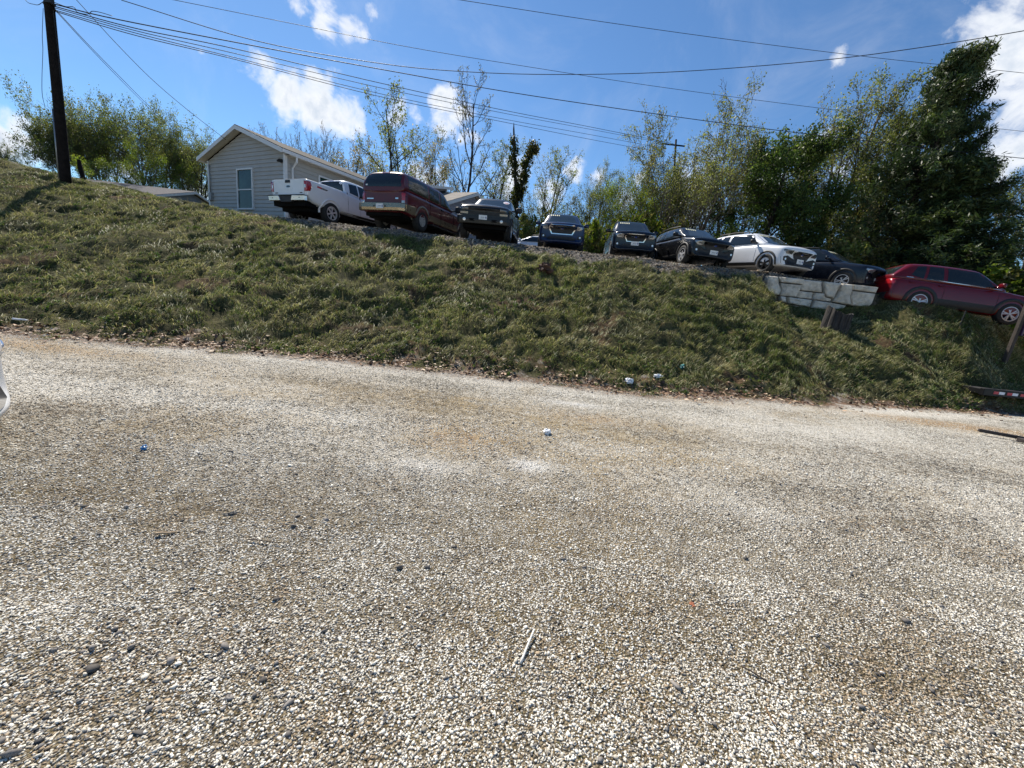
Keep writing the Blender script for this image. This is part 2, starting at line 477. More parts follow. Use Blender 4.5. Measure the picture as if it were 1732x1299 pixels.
def samp(a, cx, cy):
    i = np.clip(np.searchsorted(gx, cx) - 1, 0, nx - 1); j = np.clip(np.searchsorted(gy, cy) - 1, 0, ny - 1)
    return a[j, i]

def stone_colours(n, r, x, y):
    pal = np.array([(0.80, 0.765, 0.68), (0.68, 0.635, 0.54), (0.53, 0.48, 0.39), (0.33, 0.30, 0.25), (0.17, 0.165, 0.16), (0.085, 0.083, 0.082), (0.40, 0.31, 0.21)])
    gr = samp(grey, x, y)
    q = r.random(n) + 0.30 * gr + 0.35 * fbm(x, y, 2.2, 3, 21) - 0.25 * samp(white, x, y)
    ed = np.array([0.34, 0.56, 0.72, 0.83, 0.92, 0.975])
    k = np.searchsorted(ed, q)
    k = np.where(r.random(n) < 0.02 + 0.07 * samp(tan, x, y), 6, k)
    k = np.where(r.random(n) < 1.2 * samp(chalk, x, y) - 0.15, 0, k)
    return pal[k] * r.uniform(0.8, 1.15, (n, 1))

r = np.random.default_rng(11)
# candidate points over the visible pad, thinned with distance
pts = []
for (y0, y1, dens) in ((0.75, 1.5, 17000), (1.5, 2.2, 11500), (2.2, 3.2, 6000), (3.2, 4.6, 2600), (4.6, 8.2, 1000)):
    w = 1.5 * (y1 + 0.5) + 2.0
    m = int(dens * (y1 - y0) * 2 * w)
    x = r.uniform(-w, w + 0.3, m); y = r.uniform(y0, y1, m)
    k = (np.abs(x - 0.15) < 1.5 * (y + 0.42) + 2.0 * r.random(m) ** 0.5) & (y < base_y(x) - 0.1)
    pts.append(np.stack([x[k], y[k]], 1))
xy = np.concatenate(pts)
size = np.exp(r.normal(np.log(0.0049), 0.27, len(xy)))
size *= 1 + 0.40 * np.clip(xy[:, 1] - 2.0, 0, 2) / 2
bigs = r.random(len(xy)) < 0.0004 + 0.010 * np.clip(samp(grey, xy[:, 0], xy[:, 1]), 0, 1) * (xy[:, 1] < 2.4)
size[bigs] *= r.uniform(1.5, 3.6, bigs.sum())
size = np.clip(size, 0.0022, 0.026)
colr = stone_colours(len(xy), r, xy[:, 0], xy[:, 1])
colr[bigs] = colr[bigs] * 0.0 + np.array([(0.19, 0.175, 0.16)]) * r.uniform(0.5, 1.6, (bigs.sum(), 1))
scatter_stones('gravel_stones', xy, size, colr, seed=12)
# crushed stone along the edge of the upper lot
m = 20000
x = r.uniform(-10.5, 12.5, m); t = r.uniform(0.76, 1.2, m)
y = base_y(x) + t * (crest_y(x) - base_y(x))
k = samp(m_lot, x, y) > r.uniform(0.1, 0.8, m)
xy = np.stack([x[k], y[k]], 1)
cc = np.array([(0.25, 0.195, 0.135)]) * np.exp(r.normal(0, 0.55, (len(xy), 1)))
scatter_stones('lot_edge_stones', xy, np.exp(r.normal(np.log(0.021), 0.4, len(xy))), np.clip(cc, 0.03, 0.7), seed=13)

# ---- grass on the bank
def blades(name, bx, by, length, width, lean, leandir, tint, seed, zoff=0.0):
    r = np.random.default_rng(seed)
    n = len(bx)
    bz = terrain(bx, by) + zoff
    face = r.uniform(0, np.pi, n)
    wx, wy = np.cos(face) * width, np.sin(face) * width
    dx, dy = np.cos(leandir), np.sin(leandir)
    # three points along a drooping blade
    h1 = length * 0.5 * np.cos(lean * 0.55); o1 = length * 0.5 * np.sin(lean * 0.55)
    h2 = h1 + length * 0.5 * np.cos(np.minimum(lean * 1.35, 1.75)); o2 = o1 + length * 0.5 * np.sin(np.minimum(lean * 1.35, 1.75))
    B = np.stack([bx, by, bz - 0.01], 1)
    W = np.stack([wx, wy, 0 * wx], 1)
    M1 = B + np.stack([dx * o1, dy * o1, h1], 1)
    T = B + np.stack([dx * o2, dy * o2, h2], 1)
    V3 = np.stack([B - W, B + W, M1 + W * 0.75, M1 - W * 0.75, T], 1).reshape(-1, 3)
    i = np.arange(n)[:, None] * 5
    quad = i + np.array([0, 1, 2, 3]); tri = i + np.array([3, 2, 4])
    fl = np.concatenate([quad, tri], 1).ravel()
    fn = np.tile([4, 3], n)
    gm = N(name + '_material')
    c = gm.attr('tint', 'Color')
    gm.l(c, gm.b.inputs['Base Color'])
    gm.b.inputs['Roughness'].default_value = 0.55
    gm.b.inputs['Specular IOR Level'].default_value = 0.3
    tr = gm.n('ShaderNodeBsdfTranslucent'); gm.l(gm.mix(1.0, c, (1.0, 1.0, 0.6), 'MULTIPLY'), tr.inputs['Color'])
    mx = gm.n('ShaderNodeMixShader'); mx.inputs[0].default_value = 0.33
    gm.l(gm.b.outputs[0], mx.inputs[1]); gm.l(tr.outputs[0], mx.inputs[2]); gm.l(mx.outputs[0], gm.out.inputs['Surface'])
    return tag(mesh_np(name, V3, fl, mats=gm.m, attrs={'tint': np.repeat(tint, 5, 0)}, face_n=fn), kind='stuff')

def grass_tint(n, r, x, y, bright=0.0):
    green = np.array([0.112, 0.152, 0.038]); dgreen = np.array([0.055, 0.078, 0.022]); straw = np.array([0.40, 0.36, 0.20]); olive = np.array([0.150, 0.168, 0.060]); brown = np.array([0.13, 0.075, 0.038])
    q = fbm(x, y, 0.55, 3, 31) + 0.6 * fbm(x, y, 2.0, 2, 33)
    u = r.random(n)
    c = np.where((u < 0.52 + 0.4 * q)[:, None], green, olive)
    c = np.where((u < 0.13 + 0.35 * fbm(x, y, 1.1, 3, 35))[:, None], dgreen, c)
    dry = 0.08 + 0.5 * fbm(x, y, 0.8, 3, 37) + 0.10 * bright
    c = np.where((r.random(n) < dry)[:, None], straw, c)
    c = np.where((r.random(n) < 0.05 + 0.15 * fbm(x, y, 0.9, 2, 39))[:, None], brown, c)
    return c * np.exp(r.normal(0, 0.26, (n, 1))) * (1.08 + 0.55 * fbm(x, y, 0.28, 3, 43))[:, None]

def lumps(x, y):
    # the same humps as the ground, so that the hollows between them stay bare and dark
    wx, wy = x + 0.5 * fbm(x, y, 0.6, 2, 3), y * 1.15 + 0.5 * fbm(x, y, 0.6, 2, 8)
    return 0.5 * (1 - np.abs(fbm(wx, wy, 1.3, 3, 2)) * 2.2) - 0.28 + 0.8 * fbm(wx, wy, 3.2, 2, 4)
r = np.random.default_rng(21)
nt = 150000
tx = r.uniform(-25, 23, nt); u = r.random(nt) ** 0.9 * 1.06 - 0.06
yb_, yc_ = base_y(tx), crest_y(tx)
top = np.where((tx < -10.5) | (tx > 12.5), 1.35, 1.0)
ty = yb_ + u * (yc_ - yb_) * top
keep = (samp(m_grass, tx, ty) > r.uniform(0.02, 0.6, nt)) & (samp(m_lot, tx, ty) < 0.5) & (lumps(tx, ty) > -0.10 + 0.12 * r.normal(size=nt) + 0.5 * samp(soil, tx, ty) - 0.5 * (u > 0.93))
tx, ty = tx[keep], ty[keep]
per = 7
bx = np.repeat(tx, per) + r.normal(0, 0.045, len(tx) * per); by = np.repeat(ty, per) + r.normal(0, 0.045, len(tx) * per)
n = len(bx)
swirl = 5.5 * fbm(bx, by, 0.6, 3, 51) + np.repeat(r.normal(0, 1.5, len(tx)), per) + r.normal(0, 0.7, n) - 1.2
long_ = np.clip(0.052 * np.exp(r.normal(0, 0.42, n)) * (1 + 1.5 * fbm(bx, by, 0.5, 3, 53)), 0.025, 0.34)
lean = np.clip(r.normal(0.85, 0.4, n), 0.1, 1.5)
blades('grass', bx, by, long_, 0.0042 * np.exp(r.normal(0, 0.25, n)), lean, swirl, grass_tint(n, r, bx, by), 22)
# cut, lying hay in matted swaths on the bank
nm = 150000
hx = r.uniform(-24, 20, nm); hu = r.uniform(0.03, 0.98, nm)
hy = base_y(hx) + hu * (crest_y(hx) - base_y(hx))
k = (fbm(hx, hy * 1.3, 0.85, 3, 61) + 0.5 * lumps(hx, hy) + 0.25 * r.normal(size=nm) > 0.06) & (samp(m_lot, hx, hy) < 0.5)
hx, hy = hx[k], hy[k]; n = len(hx)
hd = 5.0 * fbm(hx, hy, 0.6, 3, 63) + r.normal(0, 0.6, n)
ht = np.where((r.random(n) < 0.5)[:, None], np.array([0.38, 0.35, 0.20]), np.array([0.17, 0.19, 0.075])) * np.exp(r.normal(0, 0.3, (n, 1)))
blades('cut_hay', hx, hy, r.uniform(0.08, 0.26, n), np.full(n, 0.0045), r.uniform(1.25, 1.5, n), hd, ht, 62, zoff=0.03)
# dead leaves along the foot of the bank
nl = 6500
lx = r.uniform(-14, 17, nl); ly = base_y(lx) + r.normal(0.0, 0.28, nl) + 0.2 * fbm(lx, lx * 0, 1.1, 2, 73)
k = fbm(lx, ly, 0.9, 3, 71) > -0.25
lx, ly = lx[k], ly[k]; n = len(lx)
a = r.uniform(0, 2 * np.pi, n); s = r.uniform(0.018, 0.05, n); tz = terrain(lx, ly) + r.uniform(0.004, 0.03, n)
dx, dy = np.cos(a) * s, np.sin(a) * s
tl = r.normal(0, 0.5, (2, n)) * s
Vl = np.stack([np.stack([lx - dx, ly - dy, tz], 1), np.stack([lx + dy * 0.55, ly - dx * 0.55, tz + tl[0]], 1), np.stack([lx + dx, ly + dy, tz + tl[1] * 0.4], 1), np.stack([lx - dy * 0.55, ly + dx * 0.55, tz + tl[1]], 1)], 1)
ct = np.array([(0.17, 0.09, 0.05), (0.28, 0.17, 0.10), (0.10, 0.055, 0.035), (0.40, 0.30, 0.2)])[r.integers(0, 4, n)] * np.exp(r.normal(0, 0.25, (n, 1)))
gm = N('dead_leaf_material'); gm.l(gm.attr('tint', 'Color'), gm.b.inputs['Base Color']); gm.b.inputs['Roughness'].default_value = 0.7
tag(mesh_np('dead_leaves', Vl.reshape(-1, 3), np.arange(n * 4).reshape(-1, 4), mats=gm.m, attrs={'tint': np.repeat(ct, 4, 0)}), kind='stuff')
# sparse dry weeds growing through the gravel
nw = 30000
wx_ = r.uniform(-4, 7, nw); wy_ = 0.8 + 6.4 * r.random(nw) ** 1.7
wk = (fbm(wx_, wy_, 0.9, 3, 81) + 0.5 * samp(tan, wx_, wy_) + 0.35 * fbm(wx_, wy_, 5, 2, 83) > 0.06) & (np.abs(wx_ - 0.2) < 1.45 * (wy_ + 0.4)) & (wy_ < base_y(wx_))
wx_, wy_ = wx_[wk], wy_[wk]
per = 9
bx = np.repeat(wx_, per) + r.normal(0, 0.011, len(wx_) * per); by = np.repeat(wy_, per) + r.normal(0, 0.011, len(wx_) * per)
n = len(bx)
wt = np.where((r.random(n) < 0.35)[:, None], np.array([0.17, 0.155, 0.04]), np.array([0.24, 0.165, 0.06])) * np.exp(r.normal(0, 0.3, (n, 1)))
blades('gravel_weeds', bx, by, r.uniform(0.010, 0.028, n), np.full(n, 0.0019), r.uniform(0.5, 1.4, n), r.uniform(0, 6.28, n), wt, 82)

nb = 9000
bx_ = r.uniform(-22, 18, nb); bu = r.uniform(0.0, 1.0, nb)
by_ = base_y(bx_) + bu * (crest_y(bx_) - base_y(bx_))
bk = (fbm(bx_, by_, 0.6, 3, 91) > 0.12) & (samp(m_lot, bx_, by_) < 0.4)
bx_, by_ = bx_[bk], by_[bk]
per = 6
ax_ = np.repeat(bx_, per) + r.normal(0, 0.02, len(bx_) * per); ay_ = np.repeat(by_, per) + r.normal(0, 0.02, len(bx_) * per)
n = len(ax_)
bt = np.where((r.random(n) < 0.7)[:, None], np.array([0.075, 0.125, 0.03]), np.array([0.13, 0.17, 0.05])) * np.exp(r.normal(0, 0.25, (n, 1)))
blades('broadleaf_weeds', ax_, ay_, r.uniform(0.05, 0.11, n), r.uniform(0.010, 0.02, n), r.uniform(0.7, 1.3, n), r.uniform(0, 6.28, n), bt, 92, zoff=0.02)

ns = 1500
sx_ = r.uniform(-22, 18, ns); su = r.uniform(0.02, 1.0, ns)
sy_ = base_y(sx_) + su * (crest_y(sx_) - base_y(sx_))
sk = (fbm(sx_, sy_, 0.9, 3, 95) > 0.05) & (samp(m_lot, sx_, sy_) < 0.5)
sx_, sy_ = sx_[sk], sy_[sk]; n = len(sx_)
blades('dry_stalks', sx_, sy_, r.uniform(0.15, 0.36, n), r.uniform(0.003, 0.006, n), r.uniform(0.1, 0.7, n), r.uniform(0, 6.28, n), np.array([0.40, 0.33, 0.19]) * np.exp(r.normal(0, 0.3, (n, 1))), 96)
# ------------------------------------------------------------------ vehicles
def paint(name, color, metal=0.0, rough=0.3, coat=0.35):
    return mat(name, color, rough=rough, metal=metal, coat=coat, var=0.06, scale=1.2, spec=0.35)
def glassy(name, color=(0.012, 0.016, 0.018), rough=0.04):
    return mat(name, color, rough=rough, coat=0.0, var=0.1, scale=1.0, spec=0.5)
M_GLASS = glassy('tinted_glass')
M_WIND = mat('windscreen_glass', (0.022, 0.03, 0.032), rough=0.05, coat=0.0, var=0.15, scale=1.0, spec=0.5)
M_TYRE = mat('tyre_rubber', (0.016, 0.016, 0.016), 0.85, var=0.3, scale=12)
M_TRIM = mat('black_trim', (0.014, 0.014, 0.015), 0.6, var=0.2, scale=14)
M_UNDER = mat('underbody_black', (0.006, 0.006, 0.006), 0.95, spec=0.1)
M_CHROME = mat('chrome', (0.62, 0.62, 0.63), 0.16, metal=1.0, var=0.05)
M_ALLOY = mat('alloy_silver', (0.52, 0.52, 0.53), 0.35, metal=0.35, var=0.08)
M_DALLOY = mat('alloy_dark', (0.03, 0.03, 0.032), 0.35, metal=0.6, var=0.1)
M_LAMP = mat('headlamp_lens', (0.30, 0.31, 0.32), 0.10, metal=0.55, coat=1.0, var=0.5, scale=26)
M_LAMPD = mat('headlamp_dark', (0.10, 0.105, 0.11), 0.10, metal=0.5, coat=1.0, var=0.6, scale=26)
M_FOG = mat('fog_lens', (0.72, 0.72, 0.70), 0.15, metal=0.3, coat=1.0)
M_AMBER = mat('amber_lens', (0.45, 0.30, 0.18), 0.2, coat=1.0, var=0.3, scale=20)
M_RED = mat('red_lens', (0.34, 0.008, 0.012), 0.12, coat=1.0, var=0.25, scale=18)
M_PLATE = mat('plate_white', (0.74, 0.74, 0.73), 0.45, var=0.03)
M_PRINT = mat('plate_print_grey', (0.33, 0.35, 0.40), 0.5, var=0.05)
M_BLUE = mat('plate_print_blue', (0.02, 0.05, 0.25), 0.5, var=0.05)
M_CREAM = mat('sticker_cream', (0.80, 0.76, 0.50), 0.5, var=0.05)
M_STW = mat('sticker_white', (0.75, 0.75, 0.80), 0.5, var=0.05)
M_STR = mat('sticker_red', (0.5, 0.03, 0.05), 0.5, var=0.05)
M_INT = mat('cabin_dark', (0.02, 0.02, 0.022), 0.8)

def evaluated(o):
    bpy.context.view_layer.update()
    dg = bpy.context.evaluated_depsgraph_get()
    me = bpy.data.meshes.new_from_object(o.evaluated_get(dg))
    old = o.data
    o.modifiers.clear()
    o.data = me
    bpy.data.meshes.remove(old)
    return o

def bvh_of(*obs):
    vs, fs = [], []
    for o in obs:
        b = len(vs)
        vs += [v.co.copy() for v in o.data.vertices]
        fs += [[i + b for i in p.vertices] for p in o.data.polygons]
    return BVHTree.FromPolygons(vs, fs)

def loft(name, rings, m, parent, sub=2):
    n = len(rings[0])
    vs = [p for q in rings for p in q]
    fs = []
    for i in range(len(rings) - 1):
        for k in range(n):
            fs.append((i * n + k, i * n + (k + 1) % n, (i + 1) * n + (k + 1) % n, (i + 1) * n + k))
    for e, base in ((0, 0), (1, (len(rings) - 1) * n)):
        h = n // 2
        for k in range(h - 1):      # strips of quads across the end cap
            q = (base + k, base + k + 1, base + n - 2 - k, base + n - 1 - k) if True else None
            fs.append(q if e == 0 else q[::-1])
    me = bpy.data.meshes.new(name)
    me.from_pydata(vs, [], fs)
    bm = bmesh.new(); bm.from_mesh(me); bmesh.ops.recalc_face_normals(bm, faces=bm.faces); bm.to_mesh(me); bm.free()
    o = link(name, me, m, parent, True)
    if sub:
        md = o.modifiers.new('s', 'SUBSURF'); md.levels = sub; md.render_levels = sub
    return o

def body_ring(y, zlo, zsh, hw, crown=0.02, bow=0.0, tum=0.93):
    h = zsh - zlo
    half = [(0.35 * hw, zlo), (0.88 * hw, zlo), (0.985 * hw, zlo + 0.10 * h), (1.0 * hw, zlo + 0.36 * h), (1.0 * hw, zlo + 0.66 * h), (0.985 * hw, zlo + 0.88 * h), (tum * hw, zsh), (0.62 * hw, zsh + 0.7 * crown), (0.2 * hw, zsh + crown)]
    pts = [(x, y + bow * (x / hw) ** 2, z) for x, z in half]
    return pts + [(-x, yy, z) for x, yy, z in reversed(pts)]

def cabin_ring(y, zb, zt, wb, wr, crown=0.03):
    h = max(zt - zb, 0.02)
    e = min(0.09, h * 0.35)
    half = [(0.3 * wb, zb - 0.06), (0.8 * wb, zb - 0.06), (wb, zb - 0.04), (wb + (wr - wb) * 0.33, zb + h * 0.33), (wb + (wr - wb) * 0.72, zb + h * 0.72), (wr + 0.005, zt - e), (wr - 0.07, zt - e * 0.15), (wr * 0.62, zt + crown * 0.7), (wr * 0.2, zt + crown)]
    pts = [(x, y, z) for x, z in half]
    return pts + [(-x, yy, z) for x, yy, z in reversed(pts)]

DIRS = {'front': (1, 10, -1), 'rear': (1, -10, 1), 'right': (0, 10, -1), 'left': (0, -10, 1), 'top': (2, 10, -1)}
def patch(name, tree, outline, mode, m, parent, off=0.006, depth=0.03, rings=4, step=0.07, dome=0.0, smooth=True):
    """a fitted panel: an outline pressed onto the surface behind it, with its own thickness"""
    ax, start, sgn = DIRS[mode]
    oth = [i for i in range(3) if i != ax]
    pts = []
    n = len(outline)
    for i in range(n):
        a, b = outline[i], outline[(i + 1) % n]
        L = math.hypot(b[0] - a[0], b[1] - a[1]); k = max(1, int(L / step))
        for j in range(k):
            pts.append((a[0] + (b[0] - a[0]) * j / k, a[1] + (b[1] - a[1]) * j / k))
    cx = sum(p[0] for p in pts) / len(pts); cy = sum(p[1] for p in pts) / len(pts)
    def hit(u, w):
        o = [0, 0, 0]; o[ax] = start; o[oth[0]] = u; o[oth[1]] = w
        d = [0, 0, 0]; d[ax] = sgn
        h = tree.ray_cast(Vector(o), Vector(d))
        return None if h[0] is None else h[0][ax]
    grid = []
    for r_ in range(rings + 1):
        f = (r_ / rings)
        row = []
        for p in (pts if r_ else [(cx, cy)]):
            u, w = cx + (p[0] - cx) * f, cy + (p[1] - cy) * f
            row.append([u, w, hit(u, w), f])
        grid.append(row)
    good = [q[2] for row in grid for q in row if q[2] is not None]
    if not good: return None
    avg = sum(good) / len(good)
    mb = MB(); vs = []
    for row in grid:
        for u, w, h, f in row:
            if h is None:
                h = min(good, key=lambda g_: abs(g_ - avg)) if False else (min(good) if sgn < 0 else max(good))
            o = [0, 0, 0]; o[oth[0]] = u; o[oth[1]] = w; o[ax] = h - sgn * (off + dome * (1 - f * f))
            vs.append(o)
    k = len(pts); fs = []
    for j in range(k):
        fs.append((0, 1 + j, 1 + (j + 1) % k))
    for r_ in range(1, rings):
        b0, b1 = 1 + (r_ - 1) * k, 1 + r_ * k
        for j in range(k):
            fs.append((b0 + j, b1 + j, b1 + (j + 1) % k, b0 + (j + 1) % k))
    b0 = 1 + (rings - 1) * k; b1 = len(vs)
    for j in range(k):
        vs.append(list(vs[b0 + j]))
    for j in range(k):
        o = list(vs[b0 + j]); o[ax] += sgn * depth; vs.append(o)
    for j in range(k):
        fs.append((b1 + j, b1 + k + j, b1 + k + (j + 1) % k, b1 + (j + 1) % k))
    mb.add(vs, fs)
    me = bpy.data.meshes.new(name)
    me.from_pydata(mb.v, [], mb.f)
    # the front sheet must face the viewer of that side
    if len(me.polygons) and (me.polygons[0].normal[ax] * -sgn) < 0:
        me.flip_normals()
    return link(name, me, m, parent, True)

def mirror(outl):
    return [(-x, z) for x, z in outl]
def rect(cx, cz, w, h):
    return [(cx - w / 2, cz - h / 2), (cx + w / 2, cz - h / 2), (cx + w / 2, cz + h / 2), (cx - w / 2, cz + h / 2)]
def disc(cx, cz, rx, rz=None, n=16, a0=0, a1=2 * math.pi):
    rz = rz or rx
    return [(cx + rx * math.cos(a0 + (a1 - a0) * i / n), cz + rz * math.sin(a0 + (a1 - a0) * i / n)) for i in range(n)]

_wheels = {}
def wheel_mesh(r_, w, rim_r, style, rim_m):
    key = (r_, w, rim_r, style, rim_m.name)
    if key in _wheels: return _wheels[key]
    t = MB()
    h = w / 2
    t.lathe([(-h * 0.82, rim_r * 0.98), (-h, rim_r * 1.12), (-h * 1.02, (rim_r + r_) / 2), (-h * 0.92, r_ * 0.965), (-h * 0.7, r_), (h * 0.7, r_), (h * 0.92, r_ * 0.965), (h * 1.02, (rim_r + r_) / 2), (h, rim_r * 1.12), (h * 0.82, rim_r * 0.98), (0.0, rim_r * 0.9)], 36)
    rm = MB()
    for s in (-1, 1):
        rm.lathe([(s * h * 0.80, rim_r * 1.0), (s * h * 0.95, rim_r * 1.02), (s * h * 0.95, rim_r * 0.93), (s * h * 0.55, rim_r * 0.88)], 36)
        ns = {'five': 5, 'six': 6, 'ten': 5, 'steel': 8}[style]
        for i in range(ns):
            a = 2 * math.pi * i / ns + 0.2
            for da in ((-0.17, 0.17) if style == 'ten' else (0,)):
                wd = {'five': 0.20, 'six': 0.15, 'ten': 0.085, 'steel': 0.22}[style] * rim_r * 1.6
                c0, c1 = a + da * 0.3, a + da
                p0 = (0.10 * rim_r * math.cos(c0), 0.10 * rim_r * math.sin(c0)); p1 = (0.95 * rim_r * math.cos(c1), 0.95 * rim_r * math.sin(c1))
                q = (-math.sin(a), math.cos(a)); x0, x1 = s * h * 0.55, s * h * 0.86
                P = []
                for xx in (x0, x1):
                    for (p, sg, ws) in ((p0, -1, 0.8), (p0, 1, 0.8), (p1, 1, 1.1), (p1, -1, 1.1)):
                        P.append((xx, p[0] + q[0] * sg * wd * 0.5 * ws, p[1] + q[1] * sg * wd * 0.5 * ws))
                rm.hexa(P)
        rm.lathe([(s * h * 0.6, 0.2 * rim_r), (s * h * 0.92, 0.17 * rim_r), (s * h * 0.93, 0.001)], 20)
    to = t.build('wheel', M_TYRE, None, True); ro = rm.build('rim', rim_m, None, False)
    d = MB()
    for s in (-1, 1):
        d.lathe([(s * h * 0.45, 0.001), (s * h * 0.45, rim_r * 0.95)], 24)
    bo = d.build('wheel_backing', M_UNDER, None)  # black backing disc behind the spokes on each side
    res = (to.data, ro.data, bo.data)
    for q in (to, ro, bo): bpy.data.objects.remove(q)
    _wheels[key] = res
    return res

def add_wheels(parent, axles, track, r_, w, rim_r, style, rim_m, steer=0.0):
    a, b, c = wheel_mesh(r_, w, rim_r, style, rim_m)
    for i, y in enumerate(axles):
        for s in (-1, 1):
            o = bpy.data.objects.new('wheel', a); COL.objects.link(o); o.parent = parent
            o.location = (s * track / 2, y, r_)
            o.rotation_euler = (random.uniform(0, 1.2), 0, steer if i == 1 else 0)
            for nm, d in (('rim', b), ('wheel_backing', c)):
                q = bpy.data.objects.new(nm, d); COL.objects.link(q); q.parent = o

def cut_arches(o, axles, hw, r_, bed=None):
    mb = MB()
    for y in axles:
        for s in (-1, 1):
            n = 28
            P0 = [(s * (hw - 0.30), y + r_ * math.cos(2 * math.pi * k / n), r_ * 0.86 + r_ * math.sin(2 * math.pi * k / n)) for k in range(n)]
            P1 = [(s * (hw + 0.3), p[1], p[2]) for p in P0]
            mb.add(P0 + P1, [(k, (k + 1) % n, n + (k + 1) % n, n + k) for k in range(n)] + [tuple(range(n))[::-1], tuple(range(n, 2 * n))])
    c = mb.build('cutter', M_UNDER)
    md = o.modifiers.new('b', 'BOOLEAN'); md.operation = 'DIFFERENCE'; md.object = c; md.solver = 'EXACT'; md.material_mode = 'TRANSFER'
    cs = [c]
    if bed:
        c2 = MB().box(*bed).build('cutter', M_UNDER)
        md = o.modifiers.new('b2', 'BOOLEAN'); md.operation = 'DIFFERENCE'; md.object = c2; md.solver = 'EXACT'; md.material_mode = 'TRANSFER'
        cs.append(c2)
    evaluated(o)
    for c in cs: bpy.data.objects.remove(c)

def arch_flare(tree, car, y, r_in, r_out, mode, m, zc):
    """black plastic arch moulding as a fitted band"""
    n = 22
    a0, a1 = -0.12, math.pi + 0.12
    inner, outer = [], []
    ax, start, sgn = DIRS[mode]
    vs, fs = [], []
    for i in range(n + 1):
        a = a0 + (a1 - a0) * i / n
        for rr, o_ in ((r_in, 0.022), (r_out, 0.022), (r_out + 0.012, -0.02), (r_in - 0.002, -0.05)):
            y_, z_ = y + rr * math.cos(a), zc + rr * math.sin(a)
            h = tree.ray_cast(Vector((start, y + max(r_out, rr) * math.cos(a) * 1.02, zc + r_out * math.sin(a) * 1.02)), Vector((sgn, 0, 0)))
            x = (h[0][0] if h[0] is not None else -sgn * 0.85)
            vs.append((x - sgn * o_, y_, z_))
    for i in range(n):
        for k in range(4):
            fs.append((i * 4 + k, i * 4 + (k + 1) % 4, (i + 1) * 4 + (k + 1) % 4, (i + 1) * 4 + k))
    return MB().add(vs, fs).build('arch_moulding', m, car, True)

def plate(tree, car, x, z, mode, y_hint=None, w=0.305, h=0.155, print_=True):
    p = patch('licence_plate', tree, rect(x, z, w, h), mode, M_PLATE, car, off=0.025, depth=0.03, rings=1, step=1)
    # flatten to a true plane
    ys = [v.co.y for v in p.data.vertices]; sg = 1 if mode == 'front' else -1
    y0 = max(ys) if sg > 0 else min(ys)
    for i, v in enumerate(p.data.vertices): v.co.y = y0 if i < len(p.data.vertices) - 4 else y0 - sg * 0.02
    if print_:
        d = 1 if mode == 'front' else -1
        mb = MB()
        for k in range(5):
            mb.box((x + d * (0.07 - k * 0.03), y0 + sg * 0.003, z + 0.002 * (k % 2)), (0.02, 0.003, 0.03 + 0.01 * (k % 2)))
        mb.box((x + d * 0.02, y0 + sg * 0.003, z - 0.042), (0.16, 0.003, 0.008))
        mb.build('plate_print', M_PRINT, p)
        MB().box((x - d * 0.115, y0 + sg * 0.003, z + 0.0), (0.035, 0.003, 0.07)).build('plate_emblem', M_BLUE, p)
    return p

def mirror_part(car, x, y, z, sz, m, arm=0.14):
    mb = MB()
    s = 1 if x > 0 else -1
    bm = bmesh.new(); bmesh.ops.create_icosphere(bm, subdivisions=2, radius=1)
    vs = [(x + v.co.x * sz[0] / 2, y + (v.co.y if v.co.y > 0 else v.co.y * 0.35) * sz[1] / 2, z + v.co.z * sz[2] / 2) for v in bm.verts]
    # superellipsoid look: push towards a box
    vs2 = []
    for v, q in zip(vs, bm.verts):
        f = lambda t: math.copysign(abs(t) ** 0.6, t)
        vs2.append((x + f(q.co.x) * sz[0] / 2, y + f(q.co.y) * sz[1] / 2 * (1 if q.co.y > 0 else 0.4), z + f(q.co.z) * sz[2] / 2))
    mb.add(vs2, [[i.index for i in f.verts] for f in bm.faces]); bm.free()
    mb.box((x - s * (sz[0] / 2 + arm / 2 - 0.03), y + 0.01, z - sz[2] * 0.2), (arm + 0.04, 0.05, 0.05))
    return mb.build('mirror', m, car, True)

def subaru_emblem(tree, car, z, mode='front', w=0.13):
    p = patch('emblem', tree, disc(0, z, w / 2, w / 3.6), mode, M_CHROME, car, off=0.02, depth=0.03, rings=2, dome=0.008)
    q = patch('emblem_field', tree, disc(0, z, w / 2 * 0.82, w / 3.6 * 0.76), mode, M_BLUE, p, off=0.0285, depth=0.01, rings=1)
    return p

def stickers(tree, car, x0, z0, n=5, s=0.055, gap=0.088, slope=0.0, m=None):
    mb = None
    vs, fs = [], []
    for k in range(n):
        x = x0 - k * gap
        b = len(vs)
        shape = [(-.5, -.5), (.5, -.5), (.5, .5), (-.5, .5)] if k % 2 else [(-.35, -.6), (.5, -.4), (.35, .6), (-.5, .4)]
        for (u, w) in shape:
            h = tree.ray_cast(Vector((x + u * s, 10, z0 + w * s * 1.15)), Vector((0, -1, 0)))
            y = h[0][1] if h[0] is not None else 0
            vs.append((x + u * s, y + 0.018, z0 + w * s * 1.15))
        fs.append((b, b + 1, b + 2, b + 3))
    return MB().add(vs, fs).build('price_sticker', m or M_CREAM, car)

